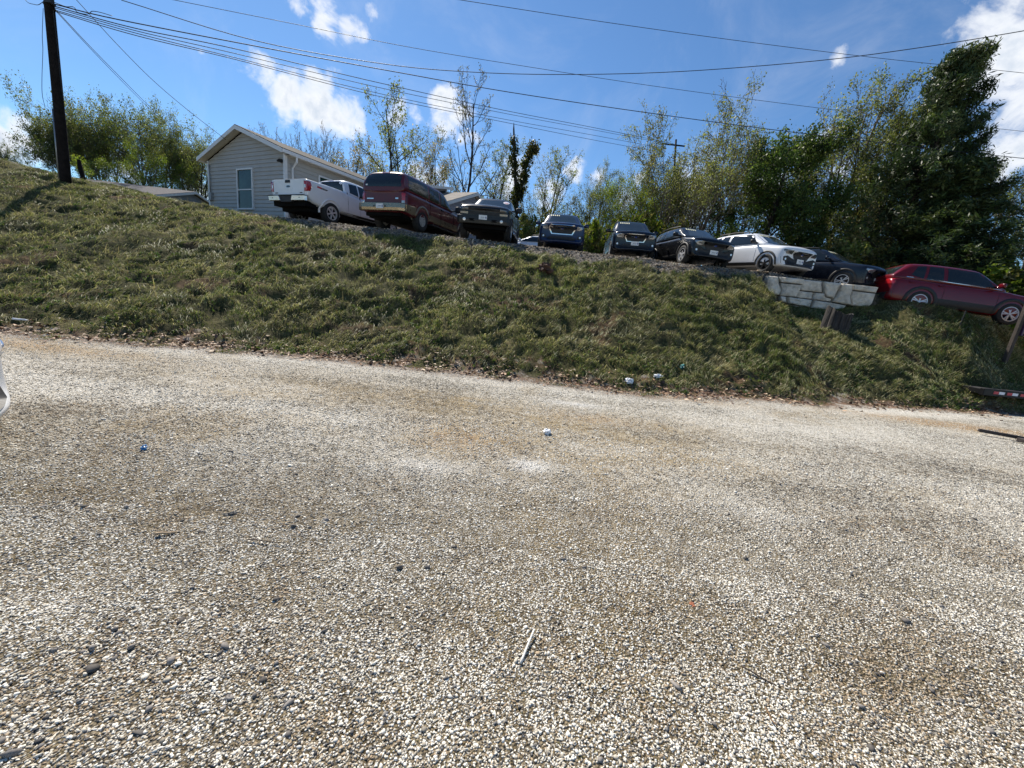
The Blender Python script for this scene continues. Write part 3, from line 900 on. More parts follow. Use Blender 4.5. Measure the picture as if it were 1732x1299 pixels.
def crossover(name, label, loc, rot, group, L=4.46, W=1.80, Hh=1.60, clear=0.22, hood=0.98, cowl=1.06, belt=1.06, nose=0.80, paint_m=None, rim=('five', M_ALLOY), wheel_r=0.345,
              wb=2.665, front_over=0.86, lamp=M_LAMP, chrome_grille=False, cladding=True, sticker=True, has_plate=True, fog=True, rails=True, hatch=0.42, mirror_m=None, low_brow=True, quarter=True, grille_big=1.0, plate_z=0.0, rear_lamps=True, sill_h=0.12):
    car = empty(name, loc, rot); tag(car, label, 'car', group)
    f, b = L / 2, -L / 2
    hw = W / 2
    fa = f - front_over; ra = fa - wb
    yA = f - 1.12; yB = yA - 0.80; yC = b + hatch + 0.10; yD = b + 0.10
    R = body_ring
    rings = [R(b, clear + 0.22, belt - 0.10, hw * 0.80, 0.0, 0.07), R(b + 0.05, clear + 0.10, belt - 0.03, hw * 0.90, 0.0, 0.07), R(b + 0.28, clear + 0.03, belt, hw * 0.98, 0.0, 0.02),
             R(ra, clear, belt, hw, 0.0), R((fa + ra) / 2 - 0.3, clear, belt - 0.02, hw * 0.985, 0.0), R(yA - 0.35, clear, cowl, hw * 0.985, 0.02), R(yA + 0.1, clear, cowl - 0.02, hw * 0.985, 0.05), R(fa - 0.1, clear, (cowl + hood) / 2 - 0.01, hw * 0.995, 0.065, -0.01),
             R(f - 0.42, clear + 0.01, hood - 0.02, hw * 0.975, 0.06, -0.07), R(f - 0.17, clear + 0.02, nose + 0.13, hw * 0.95, 0.05, -0.14), R(f - 0.05, clear + 0.03, nose + 0.08, hw * 0.91, 0.03, -0.20), R(f, clear + 0.07, nose + 0.02, hw * 0.87, 0.02, -0.21), R(f + 0.005, clear + 0.15, nose - 0.06, hw * 0.82, 0.01, -0.21)]
    body = loft('body', rings, [paint_m], car)
    ar = wheel_r + 0.055
    cut_arches(body, (ra, fa), hw, ar)
    wr = hw * 0.70
    C_ = cabin_ring
    bt = lambda y: belt + (cowl - belt) * np.clip((y - ra) / (yA - ra), 0, 1)
    cab = loft('roof', [C_(yD - 0.02, belt, belt + 0.06, hw * 0.80, hw * 0.76, 0.0), C_(yD + 0.05, belt, belt + 0.16, hw * 0.84, hw * 0.76, 0.01), C_(yC - 0.08, belt, Hh - 0.10, hw * 0.88, wr * 0.97, 0.01), C_(yC + 0.06, belt, Hh - 0.055, hw * 0.90, wr, 0.015), C_(yC + 0.55, belt, Hh - 0.025, hw * 0.92, wr * 1.02, 0.02), C_((yB + yC) / 2, belt, Hh - 0.012, hw * 0.925, wr * 1.03, 0.02),
                       C_(yB - 0.1, bt(yB), Hh - 0.03, hw * 0.925, wr * 1.03, 0.02), C_(yB + 0.08, bt(yB), Hh - 0.09, hw * 0.92, wr * 1.03, 0.02), C_(yB + 0.45, bt(yA), cowl + (Hh - cowl) * 0.42, hw * 0.91, hw * 0.79, 0.03), C_(yA - 0.04, cowl, cowl + 0.06, hw * 0.87, hw * 0.84, 0.03), C_(yA + 0.05, cowl - 0.02, cowl + 0.0, hw * 0.80, hw * 0.77, 0.02)], [paint_m], car)
    evaluated(cab)
    tb, tc = bvh_of(body), bvh_of(cab)
    tall = bvh_of(body, cab)
    # glass
    z0, z1 = cowl + 0.055, Hh - 0.095
    ws = patch('windscreen', tc, [(-hw * 0.77, z0), (hw * 0.77, z0), (wr * 0.90, z1), (-wr * 0.90, z1)], 'front', M_WIND, car, 0.006)
    patch('rear_window', tc, [(-hw * 0.66, belt + 0.14), (hw * 0.66, belt + 0.14), (wr * 0.8, Hh - 0.15), (-wr * 0.8, Hh - 0.15)], 'rear', M_GLASS, car, 0.006)
    ym = (yB + yC) / 2 - 0.02
    zt = Hh - 0.115
    for mode in ('right', 'left'):
        patch('side_window', tc, [(ym + 0.06, belt + 0.03), (yA - 0.36, bt(yA - 0.3) + 0.03), (yB + 0.05, zt - 0.03), (yB - 0.2, zt), (ym + 0.06, zt)], mode, M_GLASS, car, 0.006)
        patch('side_window', tc, [(ym - 0.06, belt + 0.03), (ym - 0.06, zt), (yC + 0.55, zt - 0.01), (yC + 0.45, belt + 0.03)], mode, M_GLASS, car, 0.006)
        if quarter:
            patch('side_window', tc, [(yC + 0.37, belt + 0.05), (yC + 0.45, zt - 0.015), (yC + 0.20, zt - 0.05), (yC + 0.0, belt + 0.13)], mode, M_GLASS, car, 0.006)
        if cladding:
            for y in (ra, fa): arch_flare(tb, car, y, ar - 0.005, ar + 0.055 + 0.3 * (sill_h - 0.12), mode, M_TRIM, ar * 0.86)
            patch('sill_cladding', tb, [(ra + ar + 0.03, clear + 0.05), (fa - ar - 0.03, clear + 0.05), (fa - ar - 0.03, clear + 0.05 + sill_h), (ra + ar + 0.03, clear + 0.05 + sill_h)], mode, M_TRIM, car, 0.014, 0.03, 2)
        else:
            patch('sill_cladding', tb, [(ra + ar + 0.03, clear + 0.04), (fa - ar - 0.03, clear + 0.04), (fa - ar - 0.03, clear + 0.10), (ra + ar + 0.03, clear + 0.10)], mode, M_TRIM, car, 0.010, 0.03, 2)
        for yh in (ym - 0.10, ym - 0.98):
            patch('door_handle', tb, rect(yh, belt - 0.13, 0.19, 0.035), mode, paint_m, car, 0.03, 0.03, 1)
        for yd in (ym, yA - 0.28):     # door shut lines
            patch('door_seam', tb, rect(yd, (clear + 0.2 + belt - 0.03) / 2, 0.010, belt - clear - 0.26), mode, M_UNDER, car, 0.0025, 0.02, 1, 0.08)
    # front face
    gz = nose - 0.115
    gw, gh = 0.40 * grille_big, 0.125 * grille_big
    hexa = [(-gw * 0.78, gz - gh), (gw * 0.78, gz - gh), (gw, gz + gh * 0.25), (gw * 0.86, gz + gh * 0.85), (-gw * 0.86, gz + gh * 0.85), (-gw, gz + gh * 0.25)]
    if chrome_grille:
        patch('grille_frame', tb, [(x * 1.10, gz + (z - gz) * 1.22) for x, z in hexa], 'front', M_CHROME, car, 0.012, 0.04)
    gr = patch('grille', tb, hexa, 'front', M_TRIM, car, 0.018, 0.04)
    if gr:
        sl = MB()
    subaru_emblem(tb, car, gz + 0.03)
    lz = nose - 0.04
    lout = [(gw + 0.07, lz - 0.075), (hw * 0.78, lz - 0.075), (hw * 0.90, lz + 0.03), (hw * 0.88, lz + 0.08), (gw + 0.09, lz + 0.05)]
    patch('headlight', tb, lout, 'front', lamp, car, 0.012, 0.04)
    patch('headlight', tb, mirror(lout), 'front', lamp, car, 0.012, 0.04)
    zi = clear + 0.20
    patch('lower_intake', tb, [(-0.52, zi - 0.07), (0.52, zi - 0.07), (0.60, zi + 0.03), (0.42, zi + 0.10), (-0.42, zi + 0.10), (-0.60, zi + 0.03)], 'front', M_TRIM, car, 0.012, 0.03)
    if cladding:
        k = hw / 0.9
        patch('bumper_cladding', tb, [(-0.80 * k, zi - 0.13), (0.80 * k, zi - 0.13), (0.84 * k, zi + 0.16), (0.62 * k, zi + 0.21), (0.48 * k, zi + 0.08), (0.25 * k, zi + 0.14), (-0.25 * k, zi + 0.14), (-0.48 * k, zi + 0.08), (-0.62 * k, zi + 0.21), (-0.84 * k, zi + 0.16)], 'front', M_TRIM, car, 0.009, 0.03, 5)
    if fog:
        for s in (1, -1):
            q = [(hw * 0.62, zi + 0.01), (hw * 0.86, zi + 0.02), (hw * 0.88, zi + 0.17), (hw * 0.70, zi + 0.15)]
            q = q if s > 0 else mirror(q)
            patch('fog_surround', tb, q, 'front', M_TRIM, car, 0.012, 0.03)
            patch('fog_lamp', tb, disc(s * hw * 0.775, zi + 0.085, 0.038), 'front', M_FOG, car, 0.02, 0.03, 2)
    if has_plate: plate(tb, car, 0, gz - 0.205 + plate_z, 'front')
    if sill_h > 0.2:
        patch('bumper_cladding', tb, [(-hw * 0.9, clear + 0.1), (hw * 0.9, clear + 0.1), (hw * 0.9, clear + 0.34), (-hw * 0.9, clear + 0.34)], 'rear', M_TRIM, car, 0.010, 0.03, 4)
    if rear_lamps:
        for s in (1, -1):
            q = [(hw * 0.52, belt - 0.22), (hw * 0.90, belt - 0.24), (hw * 0.90, belt - 0.04), (hw * 0.55, belt - 0.05)]
            patch('tail_light', tall, q if s > 0 else mirror(q), 'rear', M_RED, car, 0.012, 0.04)
    for s in (1, -1):
        mirror_part(car, s * (hw + 0.10), yA - 0.40, belt + 0.10, (0.22, 0.16, 0.15), mirror_m or paint_m)
    if rails:
        for s in (1, -1):
            zr = Hh + 0.005
            MB().tube([(s * wr * 0.93, yC + 0.1, zr - 0.09), (s * wr * 0.93, yC + 0.22, zr - 0.005), (s * wr * 0.95, (yB + yC) / 2, zr + 0.02), (s * wr * 0.93, yB - 0.22, zr - 0.01), (s * wr * 0.93, yB - 0.1, zr - 0.09)], 0.018, 8).build('roof_rail', M_TRIM, car, True)
    if sticker:
        stickers(tc, car, wr * 0.78, z1 - 0.05)
    add_wheels(car, (ra, fa), W - 0.22, wheel_r, 0.225, wheel_r * 0.66, rim[0], rim[1])
    return car, tb, tc

def place(px_loc, yaw, pitch=0.0, roll=0.0):
    return (px_loc, (rad(pitch), rad(roll), rad(yaw)))

GRP = 'cars parked along the top of the bank'
NAVY = paint('paint_dark_blue', (0.006, 0.018, 0.062), 0.0)
DKGR = paint('paint_dark_grey_blue', (0.006, 0.009, 0.017), 0.0, 0.25, 0.2)
BLK = paint('paint_black', (0.004, 0.0045, 0.006), 0.0, 0.25, 0.15)
MAROON = paint('paint_maroon', (0.085, 0.005, 0.010), 0.0)
REDM = paint('paint_deep_red', (0.115, 0.004, 0.008), 0.0, 0.22, 0.25)
WHITE = paint('paint_white', (0.70, 0.71, 0.73), 0.0)
TAN = paint('paint_tan', (0.18, 0.145, 0.095), 0.4)

lot_z = lambda x, y: ground_z(x, y, False)
# blue three-row SUV with the big chrome-framed grille
l, r3 = place((1.50, 19.2, 3.66), 176, 0.5, 1.5)
crossover('blue_suv', 'bright blue SUV with a chrome framed grille and no front plate', l, r3, GRP, L=5.0, W=1.94, Hh=1.80, clear=0.24, hood=1.08, cowl=1.15, belt=1.14, nose=0.92, paint_m=NAVY, wheel_r=0.375, wb=2.89, front_over=0.97, chrome_grille=True, cladding=False, has_plate=False, grille_big=1.28)
l, r3 = place((4.52, 18.7, 3.70), 174, -1.0, 1.5)
crossover('dark_suv', 'very dark blue compact SUV facing straight forward with a white front plate', l, r3, GRP, L=4.61, W=1.80, Hh=1.72, clear=0.23, hood=1.02, cowl=1.09, belt=1.09, nose=0.88, paint_m=DKGR, wheel_r=0.355, wb=2.64, front_over=0.92, chrome_grille=True, cladding=False, grille_big=1.0)
l, r3 = place((6.72, 17.4, 3.58), 186, -1.0, -1.5)
crossover('dark_hatchback', 'dark charcoal crossover hatchback parked right beside the white one, white front plate', l, r3, GRP, paint_m=BLK, Hh=1.60, rim=('five', M_ALLOY))
l, r3 = place((9.40, 17.05, 3.58), 197, -1.5, 0)
crossover('white_hatchback', 'white crossover hatchback with black plastic arches and black wheels above the stone blocks', l, r3, GRP, paint_m=WHITE, Hh=1.615, rim=('five', M_DALLOY), lamp=M_LAMPD, mirror_m=M_TRIM)
l, r3 = place((12.05, 17.0, 3.27), 208, -2, 0)
crossover('navy_hatchback', 'dark navy crossover nosing out behind the right end of the stone blocks', l, r3, GRP, paint_m=DKGR, Hh=1.60, rim=('ten', M_ALLOY))
# red SUV on the driveway
l, r3 = place((15.05, 14.6, 2.53), -100, -2.5, -4)
car, tb, tc = crossover('red_suv', 'deep red SUV seen from its side, parked on the slope at far right', l, r3, GRP, L=4.59, W=1.86, Hh=1.72, clear=0.24, hood=1.02, cowl=1.08, belt=1.09, nose=0.86, paint_m=REDM, wheel_r=0.36, wb=2.66, front_over=0.93, rim=('ten', M_ALLOY), sticker=False, has_plate=False, fog=False, hatch=0.5, rails=False, sill_h=0.25)
for mode in ('right', 'left'):
    s = 1
    patch('window_trim', tc, [(-1.82, 1.135), (1.0, 1.095), (1.0, 1.112), (-1.82, 1.155)], mode, M_CHROME, car, 0.012, 0.02, 1)
# far car behind the row, mostly hidden
crossover('far_car', 'white and red car half hidden in the gap between black pickup and blue SUV', (0.55, 24.6, 3.72), (0, 0, rad(65)), GRP, paint_m=WHITE, Hh=1.5, sticker=False)

# ---- maroon full-size SUV seen from behind
def big_suv():
    car = empty('maroon_suv', (-4.72, 18.0, 3.68), (rad(1.0), rad(-1.2), rad(-17)))
    tag(car, 'large maroon SUV with tan lower panels seen from behind', 'car', GRP)
    f, b, hw = 2.88, -2.84, 1.0
    ra, fa = -1.62, 1.86
    R = body_ring
    belt = 1.24
    rings = [R(b, 0.52, belt - 0.06, hw * 0.90, 0, 0.05, .95), R(b + 0.05, 0.45, belt, hw * 0.96, 0, 0.05, .96), R(b + 0.35, 0.40, belt, hw, 0, 0.01, .96), R(ra, 0.40, belt, hw, 0, 0, .96), R(0.2, 0.40, belt - 0.01, hw * 0.99, 0, 0, .96), R(1.0, 0.40, belt - 0.01, hw * 0.99, 0.02, 0, .95), R(1.3, 0.40, belt - 0.02, hw * 0.99, 0.05, 0, .94), R(fa, 0.40, 1.19, hw, 0.06), R(f - 0.25, 0.42, 1.14, hw * 0.97, 0.05, -0.05), R(f - 0.05, 0.45, 1.08, hw * 0.92, 0.03, -0.08), R(f, 0.52, 1.0, hw * 0.86, 0.02, -0.08)]
    body = loft('body', rings, [MAROON], car)
    cut_arches(body, (ra, fa), hw, 0.46)
    H2 = 1.95; wr = 0.80
    C_ = cabin_ring
    cab = loft('roof', [C_(b + 0.03, belt, belt + 0.2, hw * 0.90, hw * 0.88, 0), C_(b + 0.06, belt, belt + 0.35, hw * 0.91, hw * 0.86, 0), C_(b + 0.20, belt, H2 - 0.10, hw * 0.93, wr * 0.98, 0.02), C_(b + 0.33, belt, H2 - 0.05, hw * 0.94, wr, 0.03), C_(-1.2, belt, H2 - 0.01, hw * 0.95, wr * 1.01, 0.03), C_(0.0, belt, H2 - 0.02, hw * 0.95, wr * 1.01, 0.03), C_(0.35, belt, H2 - 0.06, hw * 0.95, wr, 0.03), C_(0.52, belt, H2 - 0.14, hw * 0.94, wr, 0.03), C_(1.12, belt, belt + 0.06, hw * 0.90, hw * 0.86, 0.03), C_(1.2, belt - 0.02, belt + 0.0, hw * 0.84, hw * 0.8, 0.02)], [MAROON], car)
    evaluated(cab)
    tb, tc = bvh_of(body), bvh_of(cab); ta = bvh_of(body, cab)
    patch('rear_window', tc, [(-0.80, belt + 0.10), (0.80, belt + 0.10), (0.71, H2 - 0.14), (-0.71, H2 - 0.14)], 'rear', M_GLASS, car, 0.008)
    MB().tube([(0.12, b + 0.10, belt + 0.15), (-0.35, b + 0.13, belt + 0.19)], 0.012, 6).build('rear_wiper', M_TRIM, car)
    patch('window_sticker', tc, rect(-0.70, belt + 0.16, 0.08, 0.05), 'rear', M_STW, car, 0.014, 0.01, 1)
    patch('windscreen', tc, [(-0.82, belt + 0.06), (0.82, belt + 0.06), (0.70, H2 - 0.15), (-0.70, H2 - 0.15)], 'front', M_WIND, car, 0.006)
    patch('rear_badge', tb, rect(-0.56, 0.93, 0.30, 0.04), 'rear', M_CHROME, car, 0.006, 0.01, 1)
    patch('rear_badge', tb, rect(0.60, 0.95, 0.12, 0.05), 'rear', M_CHROME, car, 0.006, 0.01, 1)
    patch('high_brake_light', tc, rect(0.0, H2 - 0.075, 0.34, 0.03), 'rear', M_RED, car, 0.012, 0.02, 1)
    zt = H2 - 0.15
    for mode in ('right', 'left'):
        for (a, c) in ((-2.50, -1.12), (-1.02, -0.22), (-0.12, 0.92)):
            q = [(a, belt + 0.06), (c, belt + 0.06), (c if c < 0.5 else 0.42, zt), (a + 0.05, zt)]
            patch('side_window', tc, q, mode, M_GLASS, car, 0.006)
        patch('lower_panel', tb, [(ra + 0.52, 0.43), (fa - 0.52, 0.43), (fa - 0.52, 0.72), (ra + 0.52, 0.72)], mode, TAN, car, 0.006, 0.03, 3)
        patch('lower_panel', tb, [(b + 0.16, 0.52), (ra - 0.52, 0.45), (ra - 0.47, 0.78), (b + 0.16, 0.78)], mode, TAN, car, 0.006, 0.03, 3)
        for y in (ra, fa): arch_flare(tb, car, y, 0.455, 0.53, mode, TAN, 0.46 * 0.86)
        for yd in (-1.07, -0.17, 1.02): patch('door_seam', tb, rect(yd, 0.82, 0.011, 0.74), mode, M_UNDER, car, 0.009, 0.03, 1)
        for yh in (-0.98, -0.05): patch('door_handle', tb, rect(yh, belt - 0.14, 0.2, 0.05), mode, M_TRIM, car, 0.03, 0.03, 1)
        s = 1 if mode == 'right' else -1
        MB().box((s * 0.98, 0.12, 0.36), (0.2, 2.3, 0.05)).build('running_board', M_TRIM, car, bevel=0.012)
    for s in (1, -1):
        q = [(0.80, 0.80), (0.93, 0.80), (0.93, 1.14), (0.80, 1.14)]
        tl = patch('tail_light', tb, q if s > 0 else mirror(q), 'rear', M_RED, car, 0.012, 0.05, 3)
        q2 = [(0.805, 0.80), (0.925, 0.80), (0.925, 0.88), (0.805, 0.88)]
        patch('reverse_light', tb, q2 if s > 0 else mirror(q2), 'rear', M_LAMP, tl, 0.018, 0.02, 1)
        mirror_part(car, s * 1.19, 0.95, belt + 0.10, (0.24, 0.16, 0.28), M_TRIM, 0.2)
        patch('headlight', tb, [(s * x, z) for x, z in ((0.55, 0.86), (0.86, 0.86), (0.88, 1.03), (0.55, 1.03))], 'front', M_LAMP, car, 0.012)
    patch('grille', tb, rect(0, 0.95, 0.96, 0.2), 'front', M_CHROME, car, 0.012)
    # bumper: wide chrome-tan step bumper
    bp = MB()
    P = []
    for x in (-1.0, -0.8, 0.8, 1.0):
        yy = b - 0.13 + (0.10 if abs(x) > 0.9 else 0)
        P.append([(x, yy, 0.50), (x, yy - 0.02, 0.60), (x, yy, 0.76), (x, b + 0.12, 0.77), (x, b + 0.12, 0.50)])
    vs = [p for q in P for p in q]; fs = []
    for i in range(3):
        for k in range(5): fs.append((i * 5 + k, i * 5 + (k + 1) % 5, (i + 1) * 5 + (k + 1) % 5, (i + 1) * 5 + k))
    fs += [tuple(range(5)), tuple(range(15, 20))]
    bp.add(vs, fs)
    bo = bp.build('bumper', mat('bumper_bronze', (0.36, 0.30, 0.20), 0.25, metal=0.8, var=0.1), car, bevel=0.012)
    plate(bvh_of(bo), car, 0.02, 0.635, 'rear')
    for s in (-1, 1):
        patch('bumper_lamp', bvh_of(bo), disc(s * 0.24, 0.63, 0.035), 'rear', M_TRIM, bo, 0.004, 0.02, 1)
    patch('step_pad', bvh_of(bo), rect(0, b - 0.03, 1.7, 0.10), 'top', M_TRIM, bo, 0.006, 0.02, 1)
    mb = MB(); mb.box((0, b + 0.3, 0.40), (1.5, 0.5, 0.12)); mb.tube([(0.5, b + 0.9, 0.36), (0.5, b + 0.15, 0.36)], 0.035); mb.box((0, -0.1, 0.40), (1.5, 5.0, 0.22)); mb.box((0, -2.3, 0.44), (1.6, 0.8, 0.2)); mb.tube([(-0.8, ra, 0.38), (0.8, ra, 0.38)], 0.06); mb.lathe([(-0.15, 0.0), (-0.12, 0.15), (0.12, 0.15), (0.15, 0.0)], 14, 'x', (0.1, ra, 0.38))
    mb.build('chassis_dark_fill', M_UNDER, car)  # axle and exhaust, with oversized boxes added to keep the underside dark
    add_wheels(car, (ra, fa), 1.72, 0.40, 0.27, 0.215, 'steel', mat('alloy_worn', (0.36, 0.36, 0.35), 0.45, metal=0.3), 0)
big_suv()

# ---- white pickup seen from behind
def white_pickup():
    car = empty('white_pickup', (-8.36, 18.6, 3.66), (rad(2.0), rad(-1.5), rad(-21)))
    tag(car, 'white pickup truck seen from behind with its tailgate up, next to the house', 'pickup truck', GRP)
    f, b, hw = 2.95, -2.88, 1.0
    ra, fa = -1.75, 1.93
    R = body_ring
    rings = [R(b, 0.82, 1.40, hw * 0.95, 0, 0.02, .96), R(b + 0.03, 0.80, 1.42, hw * 0.97, 0, 0.02, .965), R(b + 0.2, 0.60, 1.425, hw * 0.985, 0, 0.0, .97), R(ra - 0.55, 0.52, 1.42, hw * 0.99, 0, 0, .97), R(ra, 0.52, 1.42, hw, 0, 0, .97), R(-0.95, 0.50, 1.40, hw * 0.99, 0, 0, .97), R(-0.80, 0.48, 1.33, hw * 0.99, 0, 0, .97), R(0.2, 0.46, 1.29, hw * 0.99, 0, 0, .96), R(1.1, 0.46, 1.26, hw * 0.99, 0.02, 0, .95), R(1.4, 0.46, 1.26, hw * 0.99, 0.05, 0, .94), R(fa, 0.46, 1.24, hw, 0.06), R(f - 0.3, 0.46, 1.20, hw * 0.97, 0.05, -0.05), R(f - 0.05, 0.5, 1.12, hw * 0.92, 0.03, -0.1), R(f, 0.56, 1.0, hw * 0.88, 0.02, -0.1)]
    body = loft('body', rings, [WHITE], car)
    cut_arches(body, (ra, fa), hw, 0.47, ((0, -1.92, 1.42), (1.62, 1.78, 1.1)))
    H2 = 1.94; wr = 0.74; belt = 1.31
    C_ = cabin_ring
    cab = loft('cab', [C_(-0.90, belt, belt + 0.30, hw * 0.90, hw * 0.87, 0), C_(-0.88, belt, H2 - 0.13, hw * 0.91, wr * 0.98, 0.01), C_(-0.78, belt, H2 - 0.05, hw * 0.92, wr, 0.02), C_(-0.45, belt, H2 - 0.01, hw * 0.93, wr * 1.01, 0.03), C_(0.25, belt, H2 - 0.02, hw * 0.93, wr * 1.01, 0.03), C_(0.5, belt, H2 - 0.07, hw * 0.93, wr, 0.03), C_(0.66, belt, H2 - 0.16, hw * 0.92, wr, 0.03), C_(1.28, belt - 0.02, belt + 0.04, hw * 0.88, hw * 0.84, 0.03), C_(1.36, belt - 0.04, belt - 0.02, hw * 0.84, hw * 0.8, 0.02)], [WHITE], car)
    evaluated(cab)
    tb, tc = bvh_of(body), bvh_of(cab)
    patch('rear_window', tc, [(-0.76, belt + 0.08), (0.76, belt + 0.08), (0.69, H2 - 0.11), (-0.69, H2 - 0.11)], 'rear', M_GLASS, car, 0.008)
    patch('high_brake_light', tc, rect(0.0, H2 - 0.045, 0.30, 0.05), 'rear', M_RED, car, 0.014, 0.02, 1)
    patch('windscreen', tc, [(-0.80, belt + 0.06), (0.80, belt + 0.06), (0.67, H2 - 0.16), (-0.67, H2 - 0.16)], 'front', M_WIND, car, 0.006)
    zt = H2 - 0.13
    for mode in ('right', 'left'):
        patch('side_window', tc, [(-0.10, belt + 0.02), (1.0, belt + 0.0), (0.58, zt), (-0.10, zt)], mode, M_GLASS, car, 0.006)
        patch('side_window', tc, [(-0.66, belt + 0.10), (-0.18, belt + 0.05), (-0.18, zt), (-0.62, zt - 0.03)], mode, M_GLASS, car, 0.006)
        for y in (ra, fa): arch_flare(tb, car, y, 0.465, 0.525, mode, WHITE, 0.47 * 0.86)
        for yd in (-0.86, -0.16, 1.05): patch('door_seam', tb, rect(yd, 0.98, 0.012, 0.80), mode, M_UNDER, car, 0.003, 0.03, 1)
        patch('door_handle', tb, rect(0.0, 1.14, 0.2, 0.045), mode, WHITE, car, 0.03, 0.03, 1)
        d = patch('side_decal', tb, [(-2.42, 1.20), (-1.98, 1.17), (-1.90, 1.22), (-2.40, 1.265)], mode, M_TRIM, car, 0.004, 0.01, 2)
        patch('decal_red', tb, [(-2.42, 1.205), (-2.24, 1.197), (-2.20, 1.250), (-2.40, 1.26)], mode, M_STR, d, 0.007, 0.01, 1)
        patch('decal_chrome', tb, [(-2.20, 1.192), (-1.98, 1.178), (-2.00, 1.205), (-2.18, 1.222)], mode, M_CHROME, d, 0.007, 0.01, 1)
        patch('sill_cladding', tb, [(-1.20, 0.50), (fa - 0.5, 0.49), (fa - 0.5, 0.56), (-1.20, 0.57)], mode, M_TRIM, car, 0.006, 0.03, 2)
    # tailgate panel
    tg = patch('tailgate', tb, [(-0.80, 0.87), (0.80, 0.87), (0.81, 1.385), (-0.81, 1.385)], 'rear', WHITE, car, 0.018, 0.04, 4)
    tt = bvh_of(body, tg)
    patch('tailgate_handle', tt, rect(-0.02, 1.335, 0.27, 0.11), 'rear', M_TRIM, tg, 0.014, 0.03, 1)
    em = patch('emblem', tt, disc(0.0, 1.15, 0.115, 0.05), 'rear', M_CHROME, tg, 0.008, 0.02, 2)
    patch('emblem_field', tt, disc(0.0, 1.15, 0.103, 0.041), 'rear', mat('oval_blue', (0.008, 0.014, 0.045), 0.25, coat=0.8), em, 0.012, 0.01, 1)
    patch('tailgate_badge', tt, rect(0.66, 0.925, 0.13, 0.03), 'rear', M_TRIM, tg, 0.006, 0.01, 1)
    patch('tailgate_badge', tt, rect(-0.66, 0.925, 0.16, 0.03), 'rear', M_TRIM, tg, 0.006, 0.01, 1)
    for s in (1, -1):
        q = [(0.83, 0.98), (0.955, 0.98), (0.955, 1.34), (0.83, 1.34)]
        tl = patch('tail_light', tb, q if s > 0 else mirror(q), 'rear', M_RED, car, 0.022, 0.06, 3)
        q2 = [(0.84, 1.10), (0.90, 1.10), (0.90, 1.21), (0.84, 1.21)]
        patch('reverse_light', tb, q2 if s > 0 else mirror(q2), 'rear', M_FOG, tl, 0.03, 0.02, 1)
        md = 'right' if s > 0 else 'left'
        patch('tail_light', tb, [(-2.86, 0.99), (-2.74, 1.0), (-2.66, 1.18), (-2.70, 1.34), (-2.86, 1.34)], md, M_RED, car, 0.008, 0.04, 2)
        mirror_part(car, s * 1.17, 0.95, belt + 0.08, (0.24, 0.17, 0.26), WHITE, 0.18)
        patch('headlight', tb, [(s * x, z) for x, z in ((0.58, 0.86), (0.86, 0.86), (0.88, 1.08), (0.58, 1.08))], 'front', M_LAMP, car, 0.012)
        mb = MB()
        P = [(s * 0.28, b - 0.16, 0.63), (s * 0.94, b - 0.13, 0.63), (s * 1.0, b - 0.02, 0.63), (s * 0.28, b + 0.05, 0.63), (s * 0.36, b - 0.17, 0.80), (s * 0.95, b - 0.14, 0.80), (s * 1.0, b - 0.02, 0.80), (s * 0.36, b + 0.05, 0.80)]
        bo = mb.hexa(P).build('bumper', mat('bumper_chrome_pale', (0.62, 0.62, 0.63), 0.22, metal=0.7, var=0.05), car, bevel=0.012)
        patch('parking_sensor', bvh_of(bo), disc(s * 0.72, 0.72, 0.022), 'rear', M_TRIM, bo, 0.003, 0.02, 1)
    MB().hexa([(-0.28, b - 0.13, 0.58), (0.28, b - 0.13, 0.58), (0.28, b + 0.05, 0.58), (-0.28, b + 0.05, 0.58), (-0.36, b - 0.13, 0.80), (0.36, b - 0.13, 0.80), (0.36, b + 0.05, 0.80), (-0.36, b + 0.05, 0.80)]).box((0, b - 0.05, 0.815), (1.9, 0.22, 0.025)).build('bumper_step', M_TRIM, car)
    patch('grille', tb, rect(0, 0.98, 1.1, 0.3), 'front', M_CHROME, car, 0.012)
    mb = MB(); mb.box((0, -0.1, 0.44), (1.5, 5.0, 0.26)); mb.tube([(-0.8, ra, 0.4), (0.8, ra, 0.4)], 0.06); mb.lathe([(-0.16, 0.0), (-0.13, 0.17), (0.13, 0.17), (0.16, 0.0)], 14, 'x', (0, ra, 0.4)); mb.box((0, b + 0.25, 0.55), (1.7, 0.5, 0.18)); mb.tube([(0.62, b + 0.1, 0.48), (0.62, b + 1.2, 0.48)], 0.035); mb.lathe([(-0.3, 0.01), (-0.3, 0.34), (-0.08, 0.34), (-0.08, 0.01)], 18, 'z', (0, b + 0.62, 0.72))
    mb.build('chassis_dark_fill', M_UNDER, car)  # axle, exhaust and frame; the long box is added to darken underneath
    add_wheels(car, (ra, fa), 1.74, 0.40, 0.28, 0.255, 'six', M_ALLOY)
white_pickup()

